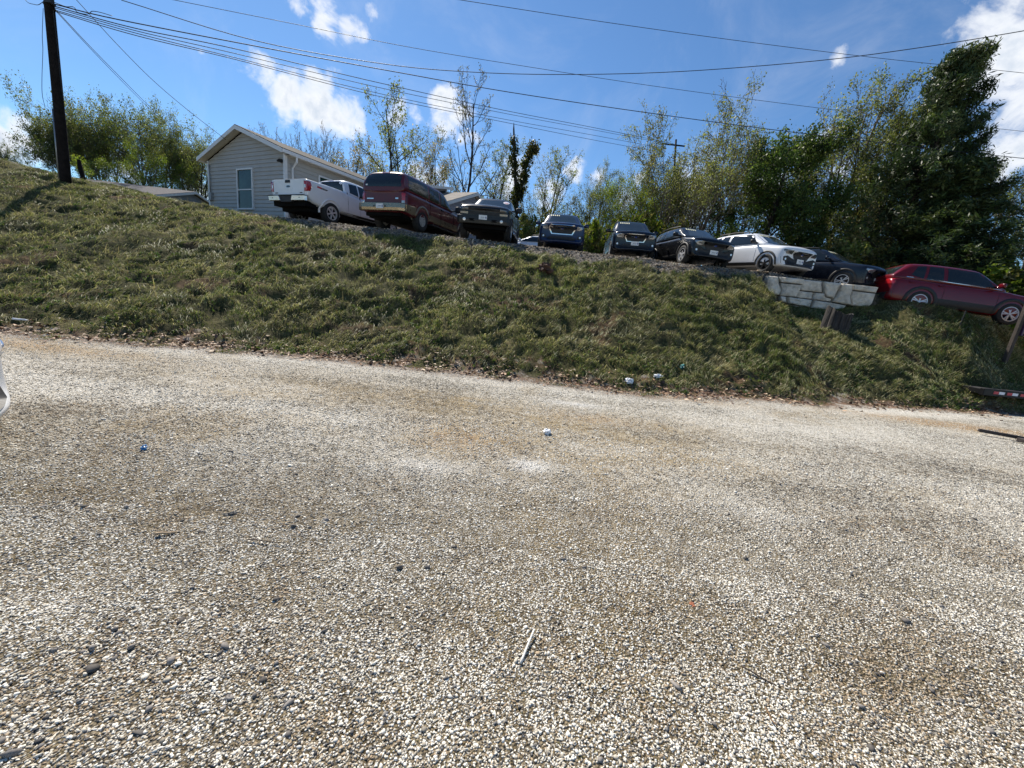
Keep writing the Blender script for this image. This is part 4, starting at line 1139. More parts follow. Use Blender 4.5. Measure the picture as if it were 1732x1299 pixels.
# ---- black pickup facing the camera
def black_pickup():
    car = empty('black_pickup', (-1.62, 18.3, 3.76), (rad(-3.0), rad(1.0), rad(177)))
    tag(car, 'black pickup truck facing forward with sun glaring off its windscreen', 'pickup truck', GRP)
    f, b, hw = 2.92, -2.9, 0.99
    ra, fa = -1.70, 1.95
    R = body_ring
    rings = [R(b, 0.80, 1.34, hw * 0.95, 0, 0.02, .96), R(b + 0.04, 0.62, 1.36, hw * 0.97, 0, 0.02, .965), R(b + 0.3, 0.52, 1.36, hw * 0.99, 0, 0, .97), R(ra, 0.50, 1.36, hw, 0, 0, .97), R(-0.95, 0.48, 1.34, hw * 0.99, 0, 0, .97), R(-0.8, 0.46, 1.29, hw * 0.99, 0, 0, .97), R(0.2, 0.45, 1.26, hw * 0.98, 0, 0, .96), R(1.1, 0.45, 1.23, hw * 0.98, 0.02, 0, .95), R(1.4, 0.45, 1.23, hw * 0.99, 0.05, 0, .94), R(fa, 0.45, 1.21, hw, 0.06, 0, .93), R(f - 0.4, 0.46, 1.18, hw * 0.98, 0.055, -0.03, .93), R(f - 0.12, 0.48, 1.12, hw * 0.96, 0.045, -0.06, .94), R(f - 0.02, 0.50, 1.05, hw * 0.93, 0.02, -0.08, .95), R(f, 0.55, 0.98, hw * 0.9, 0.01, -0.08, .95)]
    body = loft('body', rings, [BLK], car)
    cut_arches(body, (ra, fa), hw, 0.46, ((0, -1.92, 1.40), (1.62, 1.78, 1.1)))
    H2 = 1.86; wr = 0.73; belt = 1.27
    C_ = cabin_ring
    cab = loft('cab', [C_(-0.90, belt, belt + 0.30, hw * 0.90, hw * 0.87, 0), C_(-0.88, belt, H2 - 0.13, hw * 0.91, wr * 0.98, 0.01), C_(-0.78, belt, H2 - 0.05, hw * 0.92, wr, 0.02), C_(-0.45, belt, H2 - 0.01, hw * 0.93, wr * 1.01, 0.03), C_(0.05, belt, H2 - 0.02, hw * 0.93, wr * 1.01, 0.03), C_(0.3, belt, H2 - 0.07, hw * 0.93, wr, 0.03), C_(0.46, belt, H2 - 0.16, hw * 0.92, wr, 0.03), C_(1.22, belt - 0.04, belt + 0.0, hw * 0.88, hw * 0.84, 0.03), C_(1.30, belt - 0.06, belt - 0.04, hw * 0.84, hw * 0.8, 0.02)], [BLK], car)
    evaluated(cab)
    tb, tc = bvh_of(body), bvh_of(cab)
    patch('windscreen', tc, [(-0.80, belt + 0.03), (0.80, belt + 0.03), (0.67, H2 - 0.13), (-0.67, H2 - 0.13)], 'front', M_WIND, car, 0.006)
    patch('rear_window', tc, [(-0.74, belt + 0.08), (0.74, belt + 0.08), (0.66, H2 - 0.12), (-0.66, H2 - 0.12)], 'rear', M_GLASS, car, 0.008)
    st = patch('window_sticker', tc, disc(-0.56, H2 - 0.20, 0.13, 0.065), 'front', M_STW, car, 0.014, 0.01, 2)
    patch('sticker_print', tc, rect(-0.56, H2 - 0.215, 0.15, 0.03), 'front', M_STR, st, 0.018, 0.005, 1)
    zt = H2 - 0.13
    for mode in ('right', 'left'):
        patch('side_window', tc, [(-0.10, belt + 0.02), (0.95, belt), (0.40, zt), (-0.10, zt)], mode, M_GLASS, car, 0.006)
        patch('side_window', tc, [(-0.68, belt + 0.05), (-0.18, belt + 0.03), (-0.18, zt), (-0.66, zt - 0.02)], mode, M_GLASS, car, 0.006)
        for y in (ra, fa): arch_flare(tb, car, y, 0.455, 0.50, mode, M_TRIM, 0.46 * 0.86)
        for yd in (-0.86, -0.16, 1.0): patch('door_seam', tb, rect(yd, 0.92, 0.012, 0.76), mode, M_UNDER, car, 0.003, 0.03, 1)
        patch('side_moulding', tb, [(-0.8, 0.78), (1.35, 0.78), (1.35, 0.83), (-0.8, 0.83)], mode, M_CHROME, car, 0.012, 0.02, 1)
        s = 1 if mode == 'right' else -1
        MB().tube([(s * 1.02, -0.9, 0.40), (s * 1.02, 1.2, 0.40)], 0.05, 10).build('side_step', M_CHROME, car, True)
    # front face: split lamps, dark bar grille
    patch('grille', tb, [(-0.56, 0.80), (0.56, 0.80), (0.58, 1.04), (-0.58, 1.04)], 'front', M_TRIM, car, 0.010, 0.04)
    patch('grille_bar', tb, rect(0, 0.925, 1.60, 0.055), 'front', BLK, car, 0.03, 0.05, 2)
    MBx = patch('emblem', tb, [(-0.10, 0.90), (-0.05, 0.90), (-0.04, 0.885), (0.04, 0.885), (0.05, 0.90), (0.10, 0.90), (0.115, 0.945), (0.055, 0.945), (0.045, 0.965), (-0.045, 0.965), (-0.055, 0.945), (-0.09, 0.945)], 'front', BLK, car, 0.045, 0.02, 2)
    for s in (1, -1):
        q = [(0.60, 0.965), (0.90, 0.975), (0.90, 1.055), (0.60, 1.045)]
        patch('headlight', tb, q if s > 0 else mirror(q), 'front', M_LAMPD, car, 0.012, 0.04)
        q = [(0.60, 0.815), (0.89, 0.82), (0.89, 0.885), (0.60, 0.885)]
        patch('turn_signal', tb, q if s > 0 else mirror(q), 'front', M_AMBER, car, 0.012, 0.04)
        mirror_part(car, s * 1.16, 1.02, belt + 0.05, (0.27, 0.17, 0.22), M_TRIM, 0.18)
    bp = MB()
    P = []
    for x in (-1.0, -0.9, 0.9, 1.0):
        yy = f + 0.09 - (0.12 if abs(x) > 0.95 else 0)
        P.append([(x, yy - 0.02, 0.48), (x, yy, 0.60), (x, yy - 0.02, 0.75), (x, f - 0.18, 0.76), (x, f - 0.18, 0.48)])
    vs = [p for q in P for p in q]; fs = []
    for i in range(3):
        for k in range(5): fs.append((i * 5 + k, i * 5 + (k + 1) % 5, (i + 1) * 5 + (k + 1) % 5, (i + 1) * 5 + k))
    fs += [tuple(range(5)), tuple(range(15, 20))]
    bo = bp.add(vs, fs).build('bumper', mat('bumper_dark', (0.012, 0.012, 0.010), 0.45, var=0.15), car, bevel=0.015)
    to = bvh_of(bo)
    for s in (1, -1):
        patch('fog_lamp', to, disc(s * 0.70, 0.60, 0.055), 'front', M_FOG, bo, 0.008, 0.02, 2)
        patch('bumper_opening', to, rect(s * 0.42, 0.60, 0.22, 0.09), 'front', M_UNDER, bo, 0.003, 0.01, 1)
    plate(to, car, 0.0, 0.70, 'front')
    patch('air_dam', bvh_of(body), rect(0, 0.50, 1.5, 0.1), 'front', M_TRIM, car, -0.02, 0.1, 1)
    mb = MB(); mb.box((0, 0, 0.40), (1.5, 5.0, 0.24)); mb.box((0, 2.5, 0.40), (1.6, 0.5, 0.12)); mb.tube([(-0.8, ra, 0.4), (0.8, ra, 0.4)], 0.06)
    mb.build('chassis_dark_fill', M_UNDER, car)  # frame and axle, plus a long box added so underneath stays black
    add_wheels(car, (ra, fa), 1.74, 0.39, 0.27, 0.225, 'five', M_ALLOY)
black_pickup()

# ---- white car on the near gravel, only its corner shows at the left edge
crossover('white_car', 'white car on the near gravel, only one corner showing at the left edge', (-5.67, 1.40, 0.0), (0, 0, rad(-55)), 'cars on the near gravel', L=4.5, W=1.8, Hh=1.5, paint_m=WHITE, nose=0.72, hood=0.90, cowl=1.0, belt=1.0, clear=0.16, sticker=False, cladding=False, has_plate=False, rails=False, lamp=M_LAMP, fog=False)
# ------------------------------------------------------------------ buildings
M_SIDING = mat('vinyl_siding_grey', (0.355, 0.345, 0.325), 0.6, var=0.05, scale=1.5)
M_SIDING2 = mat('vinyl_siding_mauve', (0.24, 0.24, 0.28), 0.55, var=0.05, scale=1.5)
M_SIDING3 = mat('vinyl_siding_dark', (0.17, 0.18, 0.20), 0.55, var=0.05, scale=1.5)
M_TRIMW = mat('trim_white', (0.60, 0.61, 0.62), 0.5, var=0.04)
M_SOFFIT = mat('soffit_cream', (0.52, 0.50, 0.44), 0.6, var=0.04)
def shingle(name, c):
    g = N(name)
    o = g.obj()
    x = g.n('ShaderNodeTexBrick'); x.offset = 0.5
    x.inputs['Scale'].default_value = 1.0; x.inputs['Mortar Size'].default_value = 0.012
    x.inputs['Brick Width'].default_value = 0.30; x.inputs['Row Height'].default_value = 0.14
    x.inputs['Color1'].default_value = (*[k * 0.8 for k in c], 1); x.inputs['Color2'].default_value = (*[k * 1.2 for k in c], 1); x.inputs['Mortar'].default_value = (*[k * 0.4 for k in c], 1)
    g.l(o, x.inputs['Vector'])
    g.l(g.mix(0.35, x.outputs['Color'], g.ramp(g.noise(o, 3, 5), [(0.3, [k * 0.6 for k in c]), (0.7, [k * 1.3 for k in c])])), g.b.inputs['Base Color'])
    g.b.inputs['Roughness'].default_value = 0.9
    g.b.inputs['Specular IOR Level'].default_value = 0.1
    return g.m
M_SHIN = shingle('roof_shingles', (0.045, 0.042, 0.04))
M_SHIN2 = shingle('roof_shingles_pale', (0.27, 0.245, 0.215))
M_SHIN3 = shingle('roof_shingles_grey', (0.12, 0.115, 0.12))
M_PANE = mat('window_pane', (0.02, 0.045, 0.04), 0.08, coat=0.0, var=0.5, scale=1.5, spec=0.25)

def lap_wall(mb, org, du, u0, u1, z0, z1, nrm, lap=0.115, top=None):
    """lap siding: each board's lower edge stands proud; top(u) clips a gable"""
    org, du, nrm = Vector(org), Vector(du), Vector(nrm)
    z = z0
    P = lambda u, zz, o: tuple(org + du * u + nrm * o + Vector((0, 0, zz)))
    while z < z1 - 1e-4:
        zz = min(z + lap, z1)
        def span(h):
            if top is None: return (u0, u1)
            a, b, slope, ze = top        # gable: walls to ze, then up at slope to the middle
            if h <= ze: return (u0, u1)
            d = (h - ze) / slope
            return (u0 + d, u1 - d)
        a0, b0 = span(z); a1, b1 = span(zz)
        if b0 - a0 < 0.02: break
        if b1 < a1: a1 = b1 = (a0 + b0) / 2
        mb.add([P(a0, z, 0.034), P(b0, z, 0.034), P(b1, zz, 0.002), P(a1, zz, 0.002)], [(0, 1, 2, 3)])
        mb.add([P(a0, z, -0.01), P(b0, z, -0.01), P(b0, z, 0.034), P(a0, z, 0.034)], [(0, 1, 2, 3)])
        z = zz

def window(parent, org, du, nrm, uc, zc, w, h, sash=True, name='window'):
    org, du, nrm = Vector(org), Vector(du), Vector(nrm)
    R = Matrix((du, nrm, Vector((0, 0, 1)))).transposed()
    c = lambda u, z, o: tuple(org + du * (uc + u) + nrm * o + Vector((0, 0, zc + z)))
    mb = MB(); t = 0.075
    mb.box(c(-w / 2 - t / 2, 0, 0.05), (t, 0.10, h + 2 * t), R); mb.box(c(w / 2 + t / 2, 0, 0.05), (t, 0.10, h + 2 * t), R)
    mb.box(c(0, h / 2 + t / 2, 0.05), (w, 0.10, t), R); mb.box(c(0, -h / 2 - t / 2, 0.055), (w, 0.11, t), R)
    if sash: mb.box(c(0, -0.02, 0.055), (w, 0.05, 0.055), R)
    fr = mb.build(name, M_TRIMW, parent, bevel=0.004)
    MB().box(c(0, 0, 0.042), (w + 0.02, 0.012, h + 0.02), R).build('pane', M_PANE, fr)
    return fr

def gable_house(name, label, corner, g_dir, W, L, z0, ze, slope, over, m_wall, m_roof, gable_win=None, side_wins=(), spout=True, lap=0.185, group=None, flip=False):
    """corner: near right corner on the ground; g_dir: unit vector along the gable wall to the left, the long side runs to s_dir"""
    g = Vector((g_dir[0], g_dir[1], 0)); s = Vector((g.y, -g.x, 0))
    if flip: s = -s
    C0 = Vector((corner[0], corner[1], 0))
    root = empty(name, (C0.x, C0.y, z0)); tag(root, label, 'house', group)
    off = Vector((0, 0, 0)) - Vector((C0.x, C0.y, z0))
    rise = slope * W / 2
    n_g, n_s = -s, -g
    def own(o):
        o.data.transform(Matrix.Translation(off)); return o
    mb = MB()
    lap_wall(mb, C0, g, 0, W, z0, ze + rise, n_g, lap, (0, W, slope, ze))
    lap_wall(mb, C0, s, 0, L, z0, ze, n_s, lap)
    lap_wall(mb, C0 + g * W, s, 0, L, z0, ze, g, lap)
    lap_wall(mb, C0 + s * L, g, 0, W, z0, ze + rise, s, lap, (0, W, slope, ze))
    wall = own(mb.build('wall', m_wall, root))
    mb = MB()
    for q in (C0 - g * 0.0, C0 + g * W, C0 + s * L, C0 + g * W + s * L):
        mb.box((q.x, q.y, (z0 + ze) / 2), (0.13, 0.13, ze - z0), Matrix((g, s, Vector((0, 0, 1)))).transposed())
    own(mb.build('corner_trim', M_TRIMW, root))
    # roof slabs
    th = 0.10
    mb = MB()
    for sd in (0, 1):
        ub, ut = (-over, W / 2) if sd == 0 else (W + over, W / 2)
        zb, zt = ze - over * slope + 0.14, ze + rise + 0.14
        P = []
        for dz in (0, th):
            for (u, z, l) in ((ub, zb, -over), (ut, zt, -over), (ut, zt, L + over), (ub, zb, L + over)):
                q = C0 + g * u + s * l
                P.append((q.x, q.y, z + dz))
        mb.hexa(P)
    roof = own(mb.build('roof', m_roof, root))
    # fascia boards: rakes and eaves, soffits
    mb = MB(); sf = MB()
    for l in (-over - 0.012, L + over + 0.012):
        for (ua, ub_) in ((-over, W / 2), (W + over, W / 2)):
            za, zb = ze - over * slope + 0.14, ze + rise + 0.14
            P = []
            for dl in (-0.012, 0.012):
                for (u, z) in ((ua, za - 0.12), (ub_, zb - 0.12), (ub_, zb + 0.07), (ua, za + 0.07)):
                    q = C0 + g * u + s * (l + dl); P.append((q.x, q.y, z))
            mb.hexa(P)
    for u in (-over - 0.016, W + over + 0.016):
        z = ze - over * slope + 0.12
        q0, q1 = C0 + g * u + s * -over, C0 + g * u + s * (L + over)
        P = []
        for du_ in (-0.05, 0.014) if u < 0 else (-0.014, 0.05):
            for (q, dz) in ((q0, -0.08), (q1, -0.08), (q1, 0.07), (q0, 0.07)):
                w = q + g * du_; P.append((w.x, w.y, z + dz))
        mb.hexa(P)
    own(mb.build('fascia', M_TRIMW, roof))
    for sd in (0, 1):
        ub, ut = (-over, W / 2) if sd == 0 else (W + over, W / 2)
        zb, zt = ze - over * slope + 0.10, ze + rise + 0.10
        for (l0, l1) in ((-over, 0.0), (L, L + over)):
            P = []
            for dz in (0, 0.03):
                for (u, z, l) in ((ub, zb, l0), (ut, zt, l0), (ut, zt, l1), (ub, zb, l1)):
                    q = C0 + g * u + s * l; P.append((q.x, q.y, z + dz))
            sf.hexa(P)
        u0, u1 = (-over, 0) if sd == 0 else (W, W + over)
        P = []
        for dz in (0, 0.02):
            for (u, l) in ((u0, 0), (u1, 0), (u1, L), (u0, L)):
                q = C0 + g * u + s * l; P.append((q.x, q.y, ze - over * slope + 0.02 + dz))
        sf.hexa(P)
    own(sf.build('soffit', M_SOFFIT, roof))
    if gable_win:
        own_w = window(root, C0, g, n_g, *gable_win)
        for o in [own_w] + list(own_w.children): own(o)
    for a in side_wins:
        o_ = window(root, C0, s, n_s, *a)
        for o in [o_] + list(o_.children): own(o)
    if spout:
        mb = MB()
        a = C0 + s * 0.32
        zt = ze - over * slope + 0.05
        mb.tube([tuple(a - g * (over + 0.02) + Vector((0, 0, zt))), tuple(a - g * (over + 0.02) + Vector((0, 0, zt - 0.22))), tuple(a - g * 0.06 + Vector((0, 0, zt - 0.48))), tuple(a - g * 0.06 + Vector((0, 0, z0 + 0.1)))], 0.05, 6)
        own(mb.build('downspout', M_TRIMW, root))
    return root

a27 = rad(27)
gdir = (-math.cos(a27), math.sin(a27))
HZ0 = 3.45
gable_house('grey_house', 'grey lap sided house with a tall white framed window in its gable end', (-12.0, 20.0), gdir, 6.95, 13.0, HZ0, 6.95, 0.335, 0.38, M_SIDING, M_SHIN,
            gable_win=(3.35, 5.42, 1.3, 1.85), side_wins=[(2.15, 6.05, 0.75, 0.80, False), (3.05, 6.05, 0.75, 0.80, False), (7.2, 6.05, 0.8, 0.8, False)])
def house_fittings():
    h = [o for o in bpy.data.objects if o.name == 'grey_house'][0]
    g_ = Vector((gdir[0], gdir[1], 0)); s_ = Vector((g_.y, -g_.x, 0)); off = -h.location
    R = Matrix((g_, s_, Vector((0, 0, 1)))).transposed()
    def at_(u, o, z): return Vector((-12.0, 20.0, 0)) + g_ * u - s_ * o + Vector((0, 0, z)) + off
    MB().box(at_(0.22, 0.07, 6.62), (0.16, 0.12, 0.14), R).tube([at_(0.22, 0.12, 6.66), at_(0.22, 0.24, 6.56)], 0.05, 8).build('wall_lamp', M_TRIM, h)
    MB().box(at_(6.72, 0.09, 5.1), (0.26, 0.14, 0.40), R).build('meter_box', M_STEEL2, h, bevel=0.01)
    MB().tube([at_(6.72, 0.09, 5.3), at_(6.72, 0.09, 6.75)], 0.03, 8).build('conduit', M_STEEL2, h, True)
    MB().box(at_(3.4, 0.03, 3.62), (6.6, 0.05, 0.34), R).build('foundation_skirt', mat('skirt_grey', (0.20, 0.195, 0.185), 0.9, var=0.25, scale=5), h)
M_STEEL2 = mat('meter_grey', (0.25, 0.255, 0.26), 0.5, metal=0.3)
house_fittings()
# long low house beyond the hill on the left
e = at(260, 331, 34)
gable_house('long_house', 'long low house behind the hill with only its dark roof and eaves showing', (e[0], e[1]), (0.0, 1.0), 8.0, 15.0, e[2] - 2.8, e[2] - 0.10, 0.30, 0.35, M_SIDING3, M_SHIN3, spout=False, flip=True)
# house behind the maroon SUV: its gable end points right and away, the ridge runs off to the left
ax2 = rad(-65)
sg = Vector((math.cos(ax2), -math.sin(ax2), 0)); sl_ = Vector((math.sin(ax2), math.cos(ax2), 0))
P_ = Vector(at(809, 325, 28)); W_, S_ = 7.0, 0.42
ze_ = P_.z - S_ * W_ / 2 - 0.24
c_ = P_ - sg * (W_ / 2) + sl_ * 0.35
sh_ = gable_house('small_house', 'small house with a pale shingle roof and roof dormer, between maroon SUV and black pickup', (c_.x, c_.y), (sg.x, sg.y), W_, 11.0, ground_z(c_.x, c_.y, False) - 0.1, ze_, S_, 0.35, M_SIDING2, M_SHIN2,
                  gable_win=(2.4, ze_ - 0.75, 0.8, 1.1), spout=False, flip=True, lap=0.19)
def dormer():
    rf = [o for o in sh_.children if o.name.startswith('roof')][0]
    off = -sh_.location
    def q(u, l, z): p = c_ + sg * u + sl_ * l + off; return (p.x, p.y, z + off.z)
    rz = ze_ + S_ * W_ / 2 + 0.24
    u0, u1, l0, l1 = 1.5, 3.6, 2.3, 7.0
    zb = ze_ + S_ * u0 + 0.2; zf, zt = zb + 0.62, rz + 0.22
    d = MB().hexa([q(u0, l0, zb - .4), q(u1, l0, zb - .4), q(u1, l1, zb - .4), q(u0, l1, zb - .4), q(u0, l0, zf), q(u1, l0, zt), q(u1, l1, zt), q(u0, l1, zf)]).build('dormer', M_SIDING2, rf)
    MB().hexa([q(u0 - .3, l0 - .3, zf - .07), q(u1 + .3, l0 - .3, zt + .06), q(u1 + .3, l1 + .3, zt + .06), q(u0 - .3, l1 + .3, zf - .07), q(u0 - .3, l0 - .3, zf + .09), q(u1 + .3, l0 - .3, zt + .22), q(u1 + .3, l1 + .3, zt + .22), q(u0 - .3, l1 + .3, zf + .09)]).build('dormer_roof', M_TRIMW, d)
    MB().hexa([q(u0 - .04, l0 + .4, zb + .2), q(u0 + .02, l0 + .4, zb + .2), q(u0 + .02, l1 - .4, zb + .2), q(u0 - .04, l1 - .4, zb + .2), q(u0 - .04, l0 + .4, zb + .5), q(u0 + .02, l0 + .4, zb + .5), q(u0 + .02, l1 - .4, zb + .5), q(u0 - .04, l1 - .4, zb + .5)]).build('dormer_window', M_PANE, d)
    MB().hexa([q(u0 + .35, l0 - .03, zb + .02), q(u1 - .2, l0 - .03, zb + .62), q(u1 - .2, l0 + .02, zb + .62), q(u0 + .35, l0 + .02, zb + .02), q(u0 + .35, l0 - .03, zf - .16), q(u1 - .2, l0 - .03, zt - .12), q(u1 - .2, l0 + .02, zt - .12), q(u0 + .35, l0 + .02, zf - .16)]).build('louvre', M_TRIM, d)
dormer()

# ------------------------------------------------------------------ stacked stone blocks
def stone_mat():
    g = N('split_stone')
    o = g.obj()
    c = g.ramp(g.noise(o, 2.2, 6, 0.62), [(0.28, (0.42, 0.37, 0.30)), (0.5, (0.64, 0.575, 0.48)), (0.75, (0.80, 0.74, 0.64))])
    st = g.ramp(g.noise(o, 5.5, 5, 0.7), [(0.45, 1.0), (0.7, 0.6)])
    g.l(g.mix(1.0, c, st, 'MULTIPLY'), g.b.inputs['Base Color'])
    g.b.inputs['Roughness'].default_value = 0.9
    h = g.math('ADD', g.noise(o, 9, 6, 0.65), g.math('MULTIPLY', g.noise(o, 2.5, 3), 2.0))
    g.l(g.bump(h, 1.0, 0.05), g.b.inputs['Normal'])
    return g.m
M_STONE = stone_mat()
def stone_wall():
    # local u along the face, w up; block outlines read off the wall
    A = at(1297, 466, 14.75); B = at(1486, 486, 14.45)
    A, B = Vector(A), Vector(B)
    ux = Vector((B.x - A.x, B.y - A.y, 0)); Lw = ux.length; ux.normalize(); n = Vector((ux.y, -ux.x, 0))
    zt = (A.z + B.z) / 2
    root = empty('stone_retaining_wall', (A.x, A.y, zt - 0.9)); tag(root, 'low retaining wall of pale rough stone blocks at the crest of the bank', 'stone wall')
    # outlines in the unit rectangle (0..4.2 wide, 0 top .. -1.15 bottom)
    blocks = [
        [(0.0, 0.0), (0.38, 0.0), (0.48, -0.27), (0.62, -0.50), (0.60, -0.70), (0.10, -0.66)],
        [(0.40, 0.0), (1.36, 0.0), (1.34, -0.20), (0.54, -0.20)],
        [(0.55, -0.225), (1.33, -0.225), (1.24, -0.70), (0.64, -0.70), (0.645, -0.50)],
        [(1.385, 0.0), (2.08, 0.0), (2.20, -0.42), (1.29, -0.42)],
        [(2.105, 0.0), (2.72, 0.0), (2.60, -0.60), (2.32, -0.56), (2.225, -0.42)],
        [(2.75, 0.0), (3.14, 0.0), (3.20, -0.22), (3.18, -0.44), (3.34, -0.78), (2.58, -0.73), (2.625, -0.60)],
        [(3.165, 0.0), (4.15, 0.0), (4.10, -0.22), (3.225, -0.20)],
        [(3.225, -0.225), (4.09, -0.245), (4.05, -0.62), (3.95, -0.80), (3.365, -0.78), (3.21, -0.44)],
        [(1.27, -0.445), (1.88, -0.445), (1.88, -0.71), (1.265, -0.70)],
        [(1.905, -0.445), (2.215, -0.445), (2.30, -0.58), (2.58, -0.625), (2.555, -0.73), (1.905, -0.715)],
        [(0.62, -0.725), (0.86, -0.725), (0.94, -0.96), (0.72, -0.92)],
        [(0.885, -0.725), (1.89, -0.735), (1.87, -1.02), (1.00, -0.97)],
        [(1.915, -0.74), (2.55, -0.755), (3.20, -0.80), (3.10, -0.98), (2.85, -1.10), (1.905, -1.03)],
        [(1.05, -0.995), (1.86, -1.045), (1.84, -1.20), (1.15, -1.12)],
    ]
    sc = Lw / 4.15
    r = random.Random(5)
    for k, out in enumerate(blocks):
        cx = sum(p[0] for p in out) / len(out); cz = sum(p[1] for p in out) / len(out)
        bm = bmesh.new()
        pts = []
        m = len(out)
        for i in range(m):
            a, b = out[i], out[(i + 1) % m]
            d = max(1, int(math.hypot(b[0] - a[0], b[1] - a[1]) / 0.13))
            for j in range(d):
                pts.append((a[0] + (b[0] - a[0]) * j / d, a[1] + (b[1] - a[1]) * j / d))
        rows = []
        pr = r.uniform(0.0, 0.11); tlt = r.uniform(-0.10, 0.10)
        for (f, o) in ((0.0, 0.045), (0.35, 0.05), (0.7, 0.045), (0.90, 0.028), (0.965, -0.005), (0.985, -0.05), (0.985, -0.75)):
            row = []
            for p in (pts if f > 0 else [(cx, cz)]):
                u, w = cx + (p[0] - cx) * f, cz + (p[1] - cz) * f
                rough = 0.04 * mnoise.noise(Vector((u * 5, w * 5, k))) + 0.025 * mnoise.noise(Vector((u * 14, w * 14, k)))
                oo = o + pr + tlt * (u - cx) + (rough if o > -0.02 else 0)
                q = ux * (u * sc) + n * oo + Vector((0, 0, w * sc + 0.9 + (B.z - A.z) * (u / 4.15 - 0.5)))
                row.append(bm.verts.new(q))
            rows.append(row)
        for j in range(len(pts)):
            bm.faces.new((rows[0][0], rows[1][j], rows[1][(j + 1) % len(pts)]))
        for a, b in zip(rows[1:], rows[2:]):
            for j in range(len(pts)):
                bm.faces.new((a[j], b[j], b[(j + 1) % len(pts)], a[(j + 1) % len(pts)]))
        bmesh.ops.recalc_face_normals(bm, faces=bm.faces)
        me = bpy.data.meshes.new('stone_block'); bm.to_mesh(me); bm.free()
        link('stone_block', me, M_STONE, root, False)
    mb = MB()
    P = [ux * (0.15 * sc), ux * (4.0 * sc)]
    for q, zz in ((0, 0), (0, 0)): pass
    a, b = ux * (0.2 * sc) - n * 0.06, ux * (3.9 * sc) - n * 0.06
    c, d = b - n * 0.5, a - n * 0.5
    mb.hexa([(*a.xy, -0.25), (*b.xy, -0.05), (*c.xy, -0.05), (*d.xy, -0.25), (*a.xy, 0.84), (*b.xy, 0.84), (*c.xy, 0.84), (*d.xy, 0.84)])
    mb.build('wall_core', mat('joint_dark', (0.04, 0.036, 0.03), 0.95), root)
stone_wall()

def find_on_bank(px, py, y0=7.0, y1=20.0):
    """where the line of sight of a photo spot meets the ground"""
    last = None
    for i in range(1, 800):
        y = 0.9 + (y1 - 0.9) * i / 800
        p = at(px, py, y)
        if p[2] <= ground_z(p[0], p[1]): return p
    return p

# ------------------------------------------------------------------ stump
def stump():
    p = find_on_bank(1417, 561)
    x, y = p[0] + 0.02, p[1] + 0.2
    z = p[2]
    root_z = z - 0.25
    Hs, nseg, nr = 0.86, 72, 14
    vs, fs = [], []
    for i in range(nr + 1):
        t = i / nr
        for k in range(nseg):
            a = 2 * math.pi * k / nseg
            groove = sum(-d * math.exp(-((a - c + math.pi) % (2 * math.pi) - math.pi) ** 2 / w ** 2) for c, d, w in ((3.4, 0.05, 0.09), (3.85, 0.07, 0.07), (4.25, 0.10, 0.06), (4.6, 0.05, 0.05), (4.95, 0.09, 0.07), (5.4, 0.06, 0.08), (5.9, 0.05, 0.08), (0.6, 0.06, 0.12), (2.0, 0.06, 0.12)))
            r_ = (0.37 + 0.05 * (1 - t) ** 2) * (1 + 0.05 * math.sin(3 * a + 1) + 0.03 * math.sin(7 * a)) + 0.5 * groove + 0.012 * mnoise.noise(Vector((math.cos(a) * 6, math.sin(a) * 6, t * 2)))
            top = 0.07 * math.sin(a * 2 + 2) + 0.06 * mnoise.noise(Vector((math.cos(a) * 3, math.sin(a) * 3, 9))) - 0.06 * math.cos(a)
            vs.append((r_ * math.cos(a), r_ * 0.9 * math.sin(a), t * (Hs + top)))
    for i in range(nr):
        for k in range(nseg):
            fs.append((i * nseg + k, i * nseg + (k + 1) % nseg, (i + 1) * nseg + (k + 1) % nseg, (i + 1) * nseg + k))
    b0 = nr * nseg
    for j, f in enumerate((0.7, 0.35)):
        for k in range(nseg):
            p = vs[b0 + k]; vs.append((p[0] * f, p[1] * f, p[2] - 0.05 * (j + 1) + 0.03 * mnoise.noise(Vector((p[0] * 9, p[1] * 9, j)))))
    for j in range(2):
        a, b = (b0 if j == 0 else (nr + j) * nseg), (nr + 1 + j) * nseg
        for k in range(nseg): fs.append((a + k, a + (k + 1) % nseg, b + (k + 1) % nseg, b + k))
    vs.append((0, 0, Hs - 0.12)); l = len(vs) - 1
    for k in range(nseg): fs.append(((nr + 2) * nseg + k, (nr + 2) * nseg + (k + 1) % nseg, l))
    g = N('weathered_wood')
    o = g.obj()
    mp = g.n('ShaderNodeMapping'); mp.inputs['Scale'].default_value = (14, 14, 1.2); g.l(o, mp.inputs['Vector'])
    c = g.ramp(g.noise(mp.outputs[0], 2.5, 6, 0.65), [(0.3, (0.010, 0.0085, 0.0075)), (0.5, (0.032, 0.027, 0.024)), (0.72, (0.075, 0.066, 0.06))])
    g.l(c, g.b.inputs['Base Color']); g.b.inputs['Roughness'].default_value = 0.9
    g.l(g.bump(g.noise(mp.outputs[0], 3.0, 5), 1.0, 0.03), g.b.inputs['Normal'])
    global M_WOOD
    M_WOOD = g.m
    ob = MB().add(vs, fs).build('tree_stump', g.m)
    ob.location = (x, y, root_z); ob.rotation_euler = (rad(-3), rad(4), 0)
    tag(ob, 'grooved grey tree stump on the bank below the stone wall', 'tree stump')
stump()

